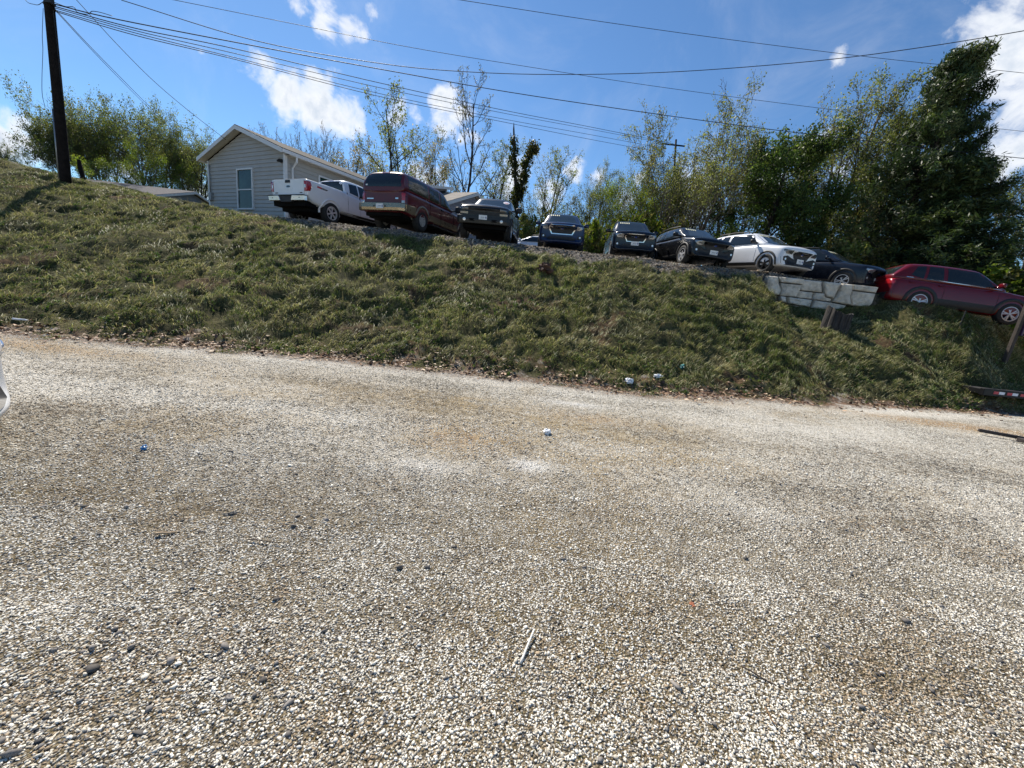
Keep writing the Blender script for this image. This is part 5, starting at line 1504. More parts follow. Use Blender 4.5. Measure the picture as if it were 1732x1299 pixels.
# ------------------------------------------------------------------ utility pole and wires
M_POLE = mat('creosote_wood', (0.014, 0.011, 0.010), 0.85, var=0.4, scale=8, bump=0.01, bscale=40, spec=0.1)
M_WIRE = mat('cable_black', (0.012, 0.013, 0.016), 0.6, var=0.2)
M_STEEL = mat('galvanised_steel', (0.28, 0.29, 0.30), 0.45, metal=0.7, var=0.15)
pb = at(112, 318, 16.0); pt = at(82.5, 0, 16.0)
PB = Vector((pb[0], pb[1], ground_z(pb[0], pb[1], False) - 0.4)); PT = Vector(pt)
PD = (PT - Vector(pb)).normalized()
PTOP = PT + PD * 2.6
def pole():
    root = empty('utility_pole', PB); tag(root, 'tall dark wooden utility pole on the grassy hill at far left', 'utility pole')
    T = Matrix.Translation(-PB)
    def own(o): o.data.transform(T); return o
    k = 14
    own(MB().tube([PB.lerp(PTOP, i / k) for i in range(k + 1)], [0.165 - 0.045 * i / k for i in range(k + 1)], 16).build('pole', M_POLE, root, True))
    c = PT + PD * 0.02
    own(MB().box(c + Vector((0.02, -0.15, 0.12)), (0.5, 0.1, 0.12)).box(c + Vector((0.15, -0.14, -0.12)), (0.22, 0.12, 0.14)).tube([c + Vector((-.2, 0, -.15)), c + Vector((.2, 0, -.15))], 0.04).build('cable_bracket', M_TRIM, root))
    own(MB().box(PT + PD * 1.9, (2.4, 0.11, 0.13)).build('crossarm', M_POLE, root, bevel=0.01))
    for dx in (-1.05, -0.45, 0.45, 1.05):
        q = PT + PD * 1.9 + Vector((dx, 0, 0.065))
        own(MB().lathe([(0, 0.02), (0.05, 0.03), (0.07, 0.055), (0.10, 0.03), (0.12, 0.05), (0.16, 0.02), (0.16, 0.001)], 12, 'z', q).build('insulator', M_STEEL, root, True))
    # conduit on the pole's left face and the ground wire
    a = PB.lerp(PTOP, 0.05) + Vector((-0.11, -0.12, 0)); b = PB.lerp(PTOP, 0.32) + Vector((-0.105, -0.12, 0))
    own(MB().tube([a, b], 0.03, 8).build('conduit', M_STEEL, root, True))
    return root
pole()

def wire(label, pts, radius=0.014, n=60, name='overhead_cable', cat='cable', group='overhead cables'):
    """pts: (photo x, photo y, distance ahead) through which the cable hangs"""
    P = [Vector(at(px, py, y)) if not isinstance(px, Vector) else px for (px, py, y) in pts]
    # Catmull-Rom through the points
    out = []
    ext = [P[0] * 2 - P[1]] + P + [P[-1] * 2 - P[-2]]
    per = max(3, n // (len(P) - 1))
    for i in range(1, len(ext) - 2):
        p0, p1, p2, p3 = ext[i - 1:i + 3]
        for j in range(per):
            t = j / per
            out.append(0.5 * ((2 * p1) + (p2 - p0) * t + (2 * p0 - 5 * p1 + 4 * p2 - p3) * t * t + (3 * p1 - p0 - 3 * p2 + p3) * t ** 3))
    out.append(P[-1])
    o = MB().tube(out, radius, 6).build(name, M_WIRE, None, True)
    return tag(o, label, cat, group)
Yp = 16.0
wire('topmost cable running from the pole top toward the upper right corner of the sky', [(205, 0, 16.3), (433, 69, 17), (648, 108, 18), (800, 122, 18.6), (960, 126, 19), (1150, 121, 19), (1380, 103, 18), (1560, 80, 17), (1732, 52, 16), (1830, 33, 15.5)], 0.013)
wire('thick cable from the pole bracket sloping down across the big trees at right', [(88, 6, Yp), (200, 33, 16.7), (443, 80, 19), (660, 120, 21.5), (900, 162, 24), (1250, 212, 26), (1573, 251, 27), (1732, 268, 27), (1840, 280, 27)], 0.018)
wire('upper of the close parallel cables ending at the far right pole', [(90, 10, Yp), (230, 48, 17.2), (400, 83, 19.5), (650, 142, 24.5), (850, 186, 31), (1000, 215, 37), (1139, 243, 43)], 0.016)
wire('second of the parallel cables ending at the far right pole', [(88, 12, Yp), (230, 52, 17.2), (400, 91, 19.5), (650, 150, 24.5), (850, 191, 31), (1000, 219, 37), (1139, 245, 43)], 0.013)
wire('third of the parallel cables, dipping a little lower toward the far right pole', [(86, 15, Yp), (230, 56, 17.2), (400, 98, 19.5), (650, 160, 24.5), (850, 201, 31), (1000, 228, 37), (1127, 252, 43)], 0.013)
wire('lowest of the parallel cables, sagging under the others toward the far right pole', [(86, 17, Yp), (230, 60, 17.2), (400, 101, 19.5), (650, 165, 24.5), (850, 206, 31), (1000, 236, 37), (1120, 258, 43)], 0.014)
wire('thin high wire crossing the sky behind the cables to the right hand trees', [(280, -3, 30), (500, 41, 32), (694, 80, 34), (900, 114, 36), (1130, 149, 38), (1428, 188, 40), (1700, 219, 41), (1800, 228, 41)], 0.016)
wire('thin high wire entering from the top of the sky toward the right hand trees', [(760, -3, 30), (1000, 34, 32), (1250, 69, 34), (1493, 99, 36), (1680, 118, 37), (1800, 131, 38)], 0.016)
wire('service wire from the pole slanting down into the trees left of the house', [(92, 14, Yp), (150, 76, 19), (200, 127, 22), (253, 180, 26), (300, 222, 30)], 0.012)
wire('twin service wire hanging beside the first one from the pole into the left trees', [(93, 17, Yp), (150, 79, 19), (200, 131, 22), (251, 182, 26), (298, 226, 30)], 0.010)
wire('house service wire reaching the gable eave of the grey house', [(118, -12, 16.2), (135, 6, 16.6), (200, 77, 17.8), (260, 137, 19.1), (320, 188, 20.3), (383, 237, 21.6)], 0.011)
wire('loose wire hanging down along the left side of the pole', [(73, 14, 15.9), (71.5, 60, 15.9), (72.5, 85, 15.9), (71, 130, 15.9), (71.5, 160, 15.9), (76, 180, 15.9)], 0.008)
wire('fine ground wire running down beside the right edge of the pole', [(90, 18, 15.8), (97, 80, 15.8), (103, 140, 15.8), (107, 165, 15.8)], 0.006)
wire('curled slack loop of cable just right of the pole top', [(92, 4, 15.9), (111, 11, 16), (125, 12, 16.1), (130, 20, 16.2), (145, 24, 16.3), (152, 22, 16.3), (156, 19, 16.4), (170, 21, 16.5), (190, 27, 16.7)], 0.011)
wire('short drooping cable loop at the upper left of the pole', [(38, -6, 15.8), (47, 4, 15.8), (56, 7, 15.8), (65, 8, 15.8), (74, 2, 15.9)], 0.009)
def far_pole():
    b = at(1143, 430, 43); t = at(1143.5, 236, 43)
    z = ground_z(b[0], b[1], False)
    root = empty('utility_pole', (b[0], b[1], z)); tag(root, 'thin distant utility pole with a crossarm among the bare trees', 'utility pole')
    MB().tube([(0, 0, -0.3), (t[0] - b[0], 0, t[2] - z)], [0.13, 0.09], 10).build('pole', M_POLE, root, True)
    MB().box((t[0] - b[0] - 0.1, 0, t[2] - z - 0.5), (2.2, 0.10, 0.11)).build('crossarm', M_POLE, root)
    return root
far_pole()
q = at(143, 306, 24)
lp = MB().tube([Vector((q[0] + 0.05, q[1], ground_z(q[0], q[1], False) - 0.3)), Vector(at(136, 285, 24)), Vector(at(133, 270, 24))], [0.12, 0.11, 0.08], 8).build('dead_post', M_POLE)
tag(lp, 'short dark leaning post on the hill right of the tall pole', 'post')

# ------------------------------------------------------------------ sign and rod on the right
def sign():
    b = find_on_bank(1699, 612); z = b[2]
    root = empty('wooden_sign', (b[0], b[1], z)); tag(root, 'brown wooden post carrying a golden sign board at the right edge', 'sign')
    MB().box((0, 0, 0.75), (0.10, 0.10, 2.1)).build('post', mat('post_brown', (0.045, 0.034, 0.027), 0.85, var=0.35, scale=9, bump=0.01), root, bevel=0.012)
    MB().box((2.7, 0, 0.75), (0.16, 0.16, 2.1)).build('post', _mc['post_brown'], root, bevel=0.012)
    MB().box((1.345, -0.04, 1.31), (2.47, 0.05, 0.86)).build('sign_board', mat('sign_gold', (0.36, 0.22, 0.045), 0.6, var=0.1), root)
    fr = MB()
    for (cx, cz, w, h) in ((0.085, 1.31, 0.05, 0.96), (2.6, 1.31, 0.05, 0.96), (1.37, 0.86, 2.46, 0.05), (1.37, 1.76, 2.46, 0.05)):
        fr.box((cx, -0.05, cz), (w, 0.085, h))
    fr.build('sign_frame', mat('sign_frame_plum', (0.05, 0.02, 0.055), 0.5), root, bevel=0.004)
    return root
sign()
p = find_on_bank(1622, 553)
tag(MB().tube([(p[0], p[1], p[2] - 0.1), (p[0] + 0.03, p[1], p[2] + 0.52)], 0.013, 8).build('metal_rod', M_WIRE), 'thin dark rod sticking out of the grass left of the wooden sign', 'rod')
p = find_on_bank(796, 436)
r0 = empty('plant_stake', p); tag(r0, 'thin dark stem with a pale tip standing below the black pickup', 'plant stem')
MB().tube([(0, 0, -0.05), (0.01, 0, 0.25), (-0.02, 0, 0.42), (0.0, 0, 0.52)], 0.009, 6).build('stem', M_WIRE, r0, True)
MB().tube([(0.0, 0, 0.44), (0.03, -0.01, 0.50), (0.02, 0, 0.56), (0.05, 0, 0.60)], [0.01, 0.017, 0.012, 0.004], 6).build('tip', mat('dry_seedhead', (0.42, 0.38, 0.33), 0.8), r0, True)
# ------------------------------------------------------------------ trailer corner
def trailer():
    a = at(1660, 662, 10.75)
    root = empty('flatbed_trailer', (a[0], a[1], ground_z(a[0], a[1]))); tag(root, 'black flatbed trailer edge with red and white reflective tape', 'trailer')
    zz = a[2] - root.location.z
    d = Vector((math.cos(rad(8)), math.sin(rad(8)), 0)); R = Matrix.Rotation(rad(8), 3, 'Z')
    L = 4.6
    MB().box(d * (L / 2) + Vector((0, 0, zz - 0.0)), (L, 0.10, 0.19), R).box(d * 0.06 + R @ Vector((0, 1.0, 0)) + Vector((0, 0, zz)), (0.10, 1.9, 0.148), R).box(d * (L / 2) + R @ Vector((0, 2.0, 0)) + Vector((0, 0, zz)), (L, 0.10, 0.15), R).build('side_rail', mat('trailer_black', (0.008, 0.008, 0.009), 0.5, var=0.3, scale=8, spec=0.2), root, bevel=0.008)
    for i in range(8):
        c = d * (0.42 + i * 0.46) - R @ Vector((0, 0.0535, 0)) + Vector((0, 0, zz + 0.005))
        MB().box(c, (0.17, 0.004, 0.075), R).build('reflective_tape', M_STR, root)
        c = d * (0.42 + 0.19 + i * 0.46) - R @ Vector((0, 0.0535, 0)) + Vector((0, 0, zz + 0.005))
        MB().box(c, (0.19, 0.004, 0.075), R).build('reflective_tape', M_STW, root)
    MB().box(d * (L / 2) + R @ Vector((0, 1.0, 0)) + Vector((0, 0, zz + 0.05)), (L - 0.2, 1.88, 0.04), R).build('deck', mat('deck_boards', (0.035, 0.03, 0.026), 0.85, var=0.3), root)
    for s in (-0.12, 2.12):
        wm = MB(); c = d * 2.9 + R @ Vector((0, s + (-0.08 if s < 0 else 0.08), 0)) + Vector((0, 0, 0.3))
        wm.lathe([(-0.1, 0.17), (-0.1, 0.28), (-0.07, 0.31), (0.07, 0.31), (0.1, 0.28), (0.1, 0.17), (0.02, 0.15), (0.02, 0.001)], 28, 'y', (0, 0, 0))
        o = wm.build('wheel', M_TYRE, root, True); o.location = c
    return root
trailer()
a = on_pad(1676, 741); b = on_pad(1745, 754)
o = MB().box(((b[0] - a[0]) / 2 + 0.5, (b[1] - a[1]) / 2, 0.05), (1.6, 0.06, 0.06), Matrix.Rotation(math.atan2(b[1] - a[1], b[0] - a[0]), 3, 'Z')).box((0.42, -0.16, 0.035), (0.16, 0.12, 0.07)).build('steel_bar', mat('rusty_dark_steel', (0.035, 0.026, 0.024), 0.7, var=0.4, scale=12), None, bevel=0.006)
o.location = (a[0], a[1], ground_z(a[0], a[1]) + 0.03); tag(o, 'dark steel bar lying on the gravel at the right edge', 'metal bar')

# ------------------------------------------------------------------ litter
M_PLASTIC = mat('thin_plastic_white', (0.82, 0.83, 0.84), 0.35, var=0.06)
def crumple(name, label, cat, px, py, size, m, seed, flat=0.6, lift=0.4):
    p = find_on_bank(px, py)
    bm = bmesh.new(); bmesh.ops.create_icosphere(bm, subdivisions=3, radius=1)
    for v in bm.verts:
        n_ = mnoise.noise(v.co * 2.1 + Vector((seed, 0, 0))) * 0.55 + abs(mnoise.noise(v.co * 4.3 + Vector((0, seed, 0)))) * 0.55
        v.co *= 0.62 + n_
        v.co.x *= size[0]; v.co.y *= size[1]; v.co.z *= size[2]
    me = bpy.data.meshes.new(name); bm.to_mesh(me); bm.free()
    o = link(name, me, m, None, False)
    o.location = (p[0], p[1], p[2] + size[2] * lift); o.rotation_euler = (0, 0, seed)
    return tag(o, label, cat)
crumple('plastic_cup', 'crumpled clear white plastic cup in the middle of the gravel', 'litter', 925, 734, (0.07, 0.055, 0.045), M_PLASTIC, 1.3, lift=0.7)
crumple('paper_scrap', 'white paper scrap lying where the gravel meets the grass, nearer the middle', 'litter', 1063, 647, (0.11, 0.09, 0.08), M_PLASTIC, 2.1)
crumple('paper_scrap', 'white paper scrap in the grass edge, nearer the teal bit of plastic', 'litter', 1112, 638, (0.15, 0.07, 0.06), M_PLASTIC, 3.7)
crumple('plastic_bit', 'teal plastic bit lying low in the grass', 'litter', 1154, 622, (0.09, 0.07, 0.07), mat('plastic_teal', (0.01, 0.20, 0.19), 0.4), 4.4)
crumple('blue_scrap', 'small blue plastic scrap on the gravel at left', 'litter', 244, 760, (0.04, 0.025, 0.025), mat('plastic_blue', (0.06, 0.22, 0.46), 0.35), 5.2, lift=0.7)
crumple('dirt_clod', 'dark reddish dirt clod at the crest of the bank below the blue SUV', 'dirt clod', 921, 458, (0.30, 0.24, 0.22), mat('red_clay', (0.09, 0.042, 0.025), 0.95, var=0.3, bump=0.02), 6.1, lift=0.3)
crumple('red_clay_lump', 'orange red clay crumb pressed in the gravel at lower right', 'clay lump', 1170, 1025, (0.026, 0.014, 0.011), mat('clay_orange', (0.34, 0.12, 0.06), 0.9), 7.7, lift=1.0)
crumple('dark_stone', 'flat dark slate stone on the gravel at lower left', 'stone', 391, 873, (0.042, 0.02, 0.017), mat('slate', (0.05, 0.052, 0.053), 0.7), 0.5, lift=0.9)
def stick(label, a, b, rad_, m, name='stick', cat='stick', z=0.024, wob=0.01):
    A, B = Vector(find_on_bank(*a)), Vector(find_on_bank(*b))
    pts = []
    for i in range(7):
        t = i / 6
        q = A.lerp(B, t); q.z += z + wob * 0.3 * math.sin(t * 7); q.x += wob * math.sin(t * 5 + 1) * 0.5
        pts.append(q - A)
    o = MB().tube(pts, [rad_ * (1 - 0.35 * i / 6) for i in range(7)], 7).build(name, m, None, True)
    o.location = A
    return tag(o, label, cat)
M_STK = mat('dry_twig', (0.075, 0.052, 0.036), 0.85, var=0.3, scale=20)
stick('pale straight white stick lying on the gravel in the lower middle', (879, 1132), (902, 1074), 0.0062, mat('bleached_stick', (0.72, 0.69, 0.62), 0.6), wob=0.0, z=0.034)
stick('thin dark twig lying on the gravel at lower right', (1250, 1133), (1318, 1170), 0.004, M_STK, wob=0.006)
stick('short dark twig lying on the gravel left of centre', (418, 918), (482, 924), 0.004, M_STK)
stick('tan curled dry leaf stalk among brown leaves on the left gravel', (262, 909), (300, 906), 0.008, mat('dry_stalk', (0.40, 0.29, 0.18), 0.8), name='leaf_stalk', cat='twig')
stick('brown dry twig curving on the gravel near the lower right edge', (1290, 1205), (1312, 1235), 0.0035, mat('twig_brown', (0.2, 0.12, 0.06), 0.8), wob=0.008)
stick('white plastic pipe piece lying in the grass at far left', (22, 544), (48, 546), 0.022, M_PLASTIC, name='pipe_piece', cat='pipe', z=0.05, wob=0)
# ------------------------------------------------------------------ trees
def bark(name, c):
    g = N(name)
    o = g.obj()
    mp = g.n('ShaderNodeMapping'); mp.inputs['Scale'].default_value = (6, 6, 1.3); g.l(o, mp.inputs['Vector'])
    nz = g.noise(mp.outputs[0], 2.0, 5, 0.6)
    g.l(g.ramp(nz, [(0.3, [k * 0.55 for k in c]), (0.7, [k * 1.4 for k in c])]), g.b.inputs['Base Color'])
    g.b.inputs['Roughness'].default_value = 0.9
    g.b.inputs['Specular IOR Level'].default_value = 0.15
    return g.m
def leafmat(name, trans=0.5):
    g = N(name)
    c = g.attr('tint', 'Color')
    g.l(c, g.b.inputs['Base Color'])
    g.b.inputs['Roughness'].default_value = 0.5
    g.b.inputs['Specular IOR Level'].default_value = 0.3
    tr = g.n('ShaderNodeBsdfTranslucent'); g.l(g.mix(1.0, c, (1.15, 1.15, 0.65), 'MULTIPLY'), tr.inputs['Color'])
    mx = g.n('ShaderNodeMixShader'); mx.inputs[0].default_value = trans
    g.l(g.b.outputs[0], mx.inputs[1]); g.l(tr.outputs[0], mx.inputs[2]); g.l(mx.outputs[0], g.out.inputs['Surface'])
    return g.m
M_BARK = bark('bark_grey_brown', (0.13, 0.112, 0.095))
M_BARKD = bark('bark_dark', (0.035, 0.03, 0.026))
M_LEAF = leafmat('spring_leaves')
M_NEEDLE = leafmat('pine_needles', 0.3)

class Tree:
    """branches as tapering tubes, leaves as many small separate blades"""
    def __init__(s, seed):
        s.r = np.random.default_rng(seed)
        s.V, s.F, s.nv = [], [], 0
        s.tips = []; s.cid = 0
    def tube(s, P, R, n):
        P = np.array(P); k = len(P)
        d = np.gradient(P, axis=0); d /= np.linalg.norm(d, axis=1)[:, None] + 1e-9
        a = np.cross(d, np.array([0.21, 0.13, 0.97])); l = np.linalg.norm(a, axis=1)[:, None]
        a = np.where(l < 1e-3, np.array([1.0, 0, 0]), a / (l + 1e-9)); b = np.cross(d, a)
        t = np.arange(n) * 2 * np.pi / n
        ring = P[:, None, :] + (a[:, None, :] * np.cos(t)[None, :, None] + b[:, None, :] * np.sin(t)[None, :, None]) * np.array(R)[:, None, None]
        i = (np.arange(k - 1)[:, None] * n + np.arange(n)[None, :]); j = (np.arange(k - 1)[:, None] * n + (np.arange(n)[None, :] + 1) % n)
        f = np.stack([i, j, j + n, i + n], -1).reshape(-1, 4) + s.nv
        s.V.append(ring.reshape(-1, 3)); s.F.append(f); s.nv += k * n
    def branch(s, p, d, L, R, lvl, prm):
        r = s.r
        if lvl <= 2: s.cid += 1
        cid = s.cid
        nseg = (9, 7, 5, 4, 3, 3)[min(lvl, 5)]
        P = [np.array(p, float)]; d = np.array(d, float); d /= np.linalg.norm(d)
        wob = prm['wob'][min(lvl, len(prm['wob']) - 1)]; up = prm['up'][min(lvl, len(prm['up']) - 1)]
        for i in range(nseg):
            d = d + r.normal(0, wob, 3) + np.array([0, 0, up]) / nseg
            d /= np.linalg.norm(d)
            P.append(P[-1] + d * L / nseg)
        end = prm['taper'] if lvl < prm['levels'] else 0.35
        Rr = [R * (1 - (1 - end) * i / nseg) for i in range(nseg + 1)]
        s.tube(P, Rr, (8, 6, 4, 3, 3, 3)[min(lvl, 5)])
        if lvl >= prm['levels'] - prm.get('leaf_lv', 1):
            for i in range(1, nseg + 1): s.tips.append((P[i], d, cid if lvl <= 2 else s.cid))
        if lvl < prm['levels']:
            nc = prm['n'][lvl]
            for c in range(nc):
                t = prm['start'][lvl] + (1 - prm['start'][lvl]) * (c + r.uniform(0.1, 0.9)) / nc
                x = t * nseg; i = min(int(x), nseg - 1); f = x - i
                q = P[i] * (1 - f) + P[i + 1] * f
                dd = P[i + 1] - P[i]; dd /= np.linalg.norm(dd)
                az = c * 2.4 + r.uniform(-0.5, 0.5)
                a = np.cross(dd, np.array([0.3, 0.2, 0.93])); a /= np.linalg.norm(a) + 1e-9; b = np.cross(dd, a)
                ang = rad(prm['ang'][lvl]) * r.uniform(0.75, 1.25)
                nd = dd * math.cos(ang) + (a * math.cos(az) + b * math.sin(az)) * math.sin(ang)
                Lc = L * prm['len'][lvl] * r.uniform(0.7, 1.2) * (1 - prm['short'] * t)
                s.branch(q, nd, Lc, max(prm.get('rmin', 0.006), Rr[i] * prm['rad'][lvl]), lvl + 1, prm)
    def leaves(s, per, spread, size, cols, seed=0, clump=1.0, keep=1.0, narrow=0.6, zmin=-1.0):
        r = s.r
        if not s.tips: return None
        T = np.array([t[0] for t in s.tips])
        ids = np.array([t[2] for t in s.tips], int)
        m = ids.max() + 1
        ck = r.random(m) < clump                      # whole sprays in leaf or not: clumps and holes
        ct = np.exp(r.normal(0, 0.22, m))             # each spray its own tone
        kk = ck[ids]
        if keep < 1: kk &= r.random(len(T)) < keep
        kk &= T[:, 2] > zmin + r.normal(0, 0.5, len(T))
        T = T[kk]; tone = ct[ids][kk]
        T = np.repeat(T, per, 0); tone = np.repeat(tone, per)
        p = T + r.normal(0, spread, T.shape)
        n = len(p)
        nrm = r.normal(size=(n, 3)); nrm /= np.linalg.norm(nrm, axis=1)[:, None]
        u = np.cross(nrm, r.normal(size=(n, 3))); u /= np.linalg.norm(u, axis=1)[:, None] + 1e-9
        w = np.cross(nrm, u)
        sz = size * np.exp(r.normal(0, 0.3, n))[:, None]
        V = np.stack([p - u * sz, p + w * sz * narrow, p + u * sz, p - w * sz * narrow], 1)
        cols = np.array(cols)
        print('leaves', len(T), n)
        cl = cols[np.clip((fbm(p[:, 0] + p[:, 2] * 0.7, p[:, 1] + p[:, 2], 0.5, 2, seed) * 1.3 + 0.5 + r.normal(0, 0.22, n)) * len(cols), 0, len(cols) - 1).astype(int)]
        cl = cl * np.exp(r.normal(0, 0.2, (n, 1))) * tone[:, None]
        return V.reshape(-1, 3), np.arange(n * 4).reshape(-1, 4), np.repeat(cl, 4, 0)
    def mesh(s, name, trunk_m, leaf=None, leaf_m=None):
        """returns (trunk mesh, crown mesh)"""
        o = mesh_np('trunk', np.concatenate(s.V), np.concatenate(s.F), True, trunk_m)
        tm = o.data; bpy.data.objects.remove(o)
        cm = None
        if leaf is not None:
            o = mesh_np('crown', leaf[0], leaf[1], False, leaf_m or M_LEAF, attrs={'tint': leaf[2]})
            cm = o.data; bpy.data.objects.remove(o)
        return tm, cm

GREEN = [(0.095, 0.13, 0.035), (0.125, 0.16, 0.045), (0.07, 0.10, 0.028), (0.155, 0.19, 0.06)]
BRIGHT = [(0.12, 0.17, 0.02), (0.17, 0.22, 0.03), (0.09, 0.14, 0.02), (0.20, 0.24, 0.04)]
DARK = [(0.045, 0.080, 0.02), (0.06, 0.10, 0.026), (0.034, 0.06, 0.016), (0.09, 0.125, 0.036)]
OLIVE = [(0.16, 0.155, 0.055), (0.20, 0.185, 0.08), (0.125, 0.13, 0.042), (0.24, 0.195, 0.11)]
TANL = [(0.26, 0.20, 0.125), (0.20, 0.165, 0.09), (0.32, 0.25, 0.165), (0.16, 0.155, 0.06)]
PALE = [(0.13, 0.16, 0.05), (0.17, 0.20, 0.07), (0.10, 0.125, 0.04), (0.21, 0.225, 0.09)]
PINE = [(0.036, 0.062, 0.022), (0.055, 0.085, 0.03), (0.026, 0.045, 0.016), (0.085, 0.11, 0.04)]

PRO = {}
def base_prm(**k):
    p = dict(levels=4, n=(9, 6, 5, 4), start=(0.28, 0.2, 0.2, 0.2), ang=(38, 40, 42, 45), len=(0.55, 0.55, 0.5, 0.45), rad=(0.5, 0.55, 0.6, 0.6), wob=(0.05, 0.10, 0.14, 0.2), up=(0.1, 0.25, 0.3, 0.2), taper=0.25, short=0.45, leaf_lv=1, rmin=0.008)
    p.update(k); return p
def proto(name, build):
    PRO[name] = build
_cache = {}
def get_proto(name):
    if name not in _cache: _cache[name] = PRO[name]()
    return _cache[name]
# every prototype stands 10 m tall on the origin; scaled in use
def multi(seed, stems, lean, prm, R=0.16, L=7.0, spread=0.25):
    t = Tree(seed)
    for i in range(stems):
        a = 2 * math.pi * i / stems + t.r.uniform(-0.4, 0.4)
        l = lean * t.r.uniform(0.5, 1.2) if stems > 1 else lean * 0.2
        t.branch((spread * math.cos(a) * (stems > 1), spread * math.sin(a) * (stems > 1), -0.3), (math.sin(l) * math.cos(a), math.sin(l) * math.sin(a), math.cos(l)), L * t.r.uniform(0.85, 1.08), R * t.r.uniform(0.8, 1.1), 0, prm)
    return t
def p_green_a():
    t = multi(101, 4, 0.30, base_prm(n=(9, 7, 5, 3), ang=(40, 36, 40, 48), start=(0.5, 0.3, 0.2, 0.2), len=(0.58, 0.52, 0.5, 0.45), up=(0.05, 0.30, 0.2, 0.05), short=0.12, rmin=0.009), 0.14, 6.0, 0.35)
    return t.mesh('a', M_BARK, t.leaves(3, 0.13, 0.048, PALE + OLIVE[:1] + GREEN[:1], 3, clump=0.6, zmin=3.6))
def p_green_b():
    t = multi(102, 3, 0.24, base_prm(n=(10, 7, 5, 3), ang=(42, 38, 40, 48), start=(0.5, 0.3, 0.2, 0.2), len=(0.58, 0.52, 0.5, 0.45), up=(0.05, 0.30, 0.2, 0.05), short=0.12, rmin=0.009), 0.15, 6.0, 0.3)
    return t.mesh('b', M_BARK, t.leaves(3, 0.14, 0.048, GREEN + PALE[:2], 5, clump=0.65, zmin=3.4))
def p_bright():
    t = multi(103, 4, 0.40, base_prm(n=(9, 6, 5, 3), ang=(45, 45, 45, 45), start=(0.12, 0.2, 0.2, 0.2), len=(0.6, 0.55, 0.5, 0.45)), 0.11, 6.6)
    return t.mesh('c', M_BARK, t.leaves(3, 0.18, 0.042, BRIGHT, 7, clump=0.7))
def p_bare_fan():
    t = multi(104, 5, 0.24, base_prm(levels=4, n=(9, 7, 5, 3), ang=(26, 28, 30, 35), start=(0.25, 0.2, 0.15, 0.1), len=(0.6, 0.5, 0.5, 0.45), up=(0.15, 0.4, 0.4, 0.3), rmin=0.010), 0.11, 7.6)
    return t.mesh('d', M_BARK, t.leaves(1, 0.05, 0.035, TANL, 9, keep=0.12))
def p_bare_tall():
    t = multi(105, 1, 0.1, base_prm(levels=4, n=(13, 7, 5, 4), ang=(40, 38, 38, 40), start=(0.26, 0.15, 0.15, 0.1), len=(0.48, 0.5, 0.5, 0.45), up=(0.05, 0.5, 0.4, 0.3), rmin=0.009, short=0.5), 0.17, 8.6)
    return t.mesh('e', M_BARKD, t.leaves(1, 0.06, 0.05, OLIVE, 9, keep=0.14))
def p_tan():
    t = multi(106, 3, 0.34, base_prm(n=(8, 6, 4, 3), ang=(42, 44, 46, 50), start=(0.25, 0.2, 0.2, 0.2)), 0.12, 7.0)
    return t.mesh('f', M_BARKD, t.leaves(1, 0.12, 0.048, TANL + OLIVE[:2], 11, keep=0.6))
def p_sparse():
    t = multi(107, 2, 0.12, base_prm(n=(11, 6, 4, 3), ang=(42, 40, 42, 45), start=(0.22, 0.2, 0.2, 0.2), short=0.55), 0.13, 8.0)
    return t.mesh('g', M_BARKD, t.leaves(1, 0.13, 0.05, PALE + PALE[1:2], 13, keep=0.6))
def p_olive():
    t = multi(108, 2, 0.18, base_prm(n=(11, 6, 4, 3), ang=(38, 40, 42, 45), start=(0.12, 0.2, 0.2, 0.2), short=0.5), 0.12, 7.8)
    return t.mesh('h', M_BARK, t.leaves(1, 0.13, 0.046, OLIVE + GREEN[:2], 15, clump=0.65))
def p_fan_leafy():
    t = multi(109, 7, 0.52, base_prm(levels=4, n=(7, 6, 4, 3), ang=(30, 30, 34, 40), start=(0.36, 0.25, 0.2, 0.1), len=(0.58, 0.5, 0.5, 0.45), up=(0.22, 0.28, 0.15, 0.05), rmin=0.012, short=0.15), 0.12, 6.2, 0.5)
    return t.mesh('i', M_BARK, t.leaves(3, 0.12, 0.038, OLIVE[:3] + PALE + PALE, 17, clump=0.85, zmin=4.4))
def p_dark():
    t = multi(110, 1, 0.1, base_prm(n=(16, 8, 6, 4), ang=(58, 48, 45, 45), start=(0.10, 0.15, 0.15, 0.2), len=(0.50, 0.5, 0.45, 0.4), up=(0.05, 0.2, 0.1, 0.0), short=0.45), 0.20, 8.4)
    return t.mesh('j', M_BARKD, t.leaves(5, 0.19, 0.052, DARK, 19, clump=0.9))
def p_tall_pale():
    t = multi(111, 2, 0.10, base_prm(n=(13, 7, 5, 3), ang=(34, 36, 40, 45), start=(0.18, 0.2, 0.2, 0.2), short=0.55), 0.13, 8.2)
    return t.mesh('k', M_BARK, t.leaves(2, 0.13, 0.036, PALE, 21, clump=0.6))
def p_big_green():
    t = multi(112, 2, 0.10, base_prm(n=(16, 8, 6, 3), ang=(50, 45, 42, 45), start=(0.12, 0.15, 0.2, 0.2), short=0.45, len=(0.5, 0.5, 0.45, 0.45)), 0.17, 8.2)
    return t.mesh('l', M_BARKD, t.leaves(2, 0.15, 0.042, [(0.085, 0.110, 0.034), (0.12, 0.14, 0.05), (0.062, 0.085, 0.026), (0.16, 0.165, 0.065)], 23, clump=0.65))
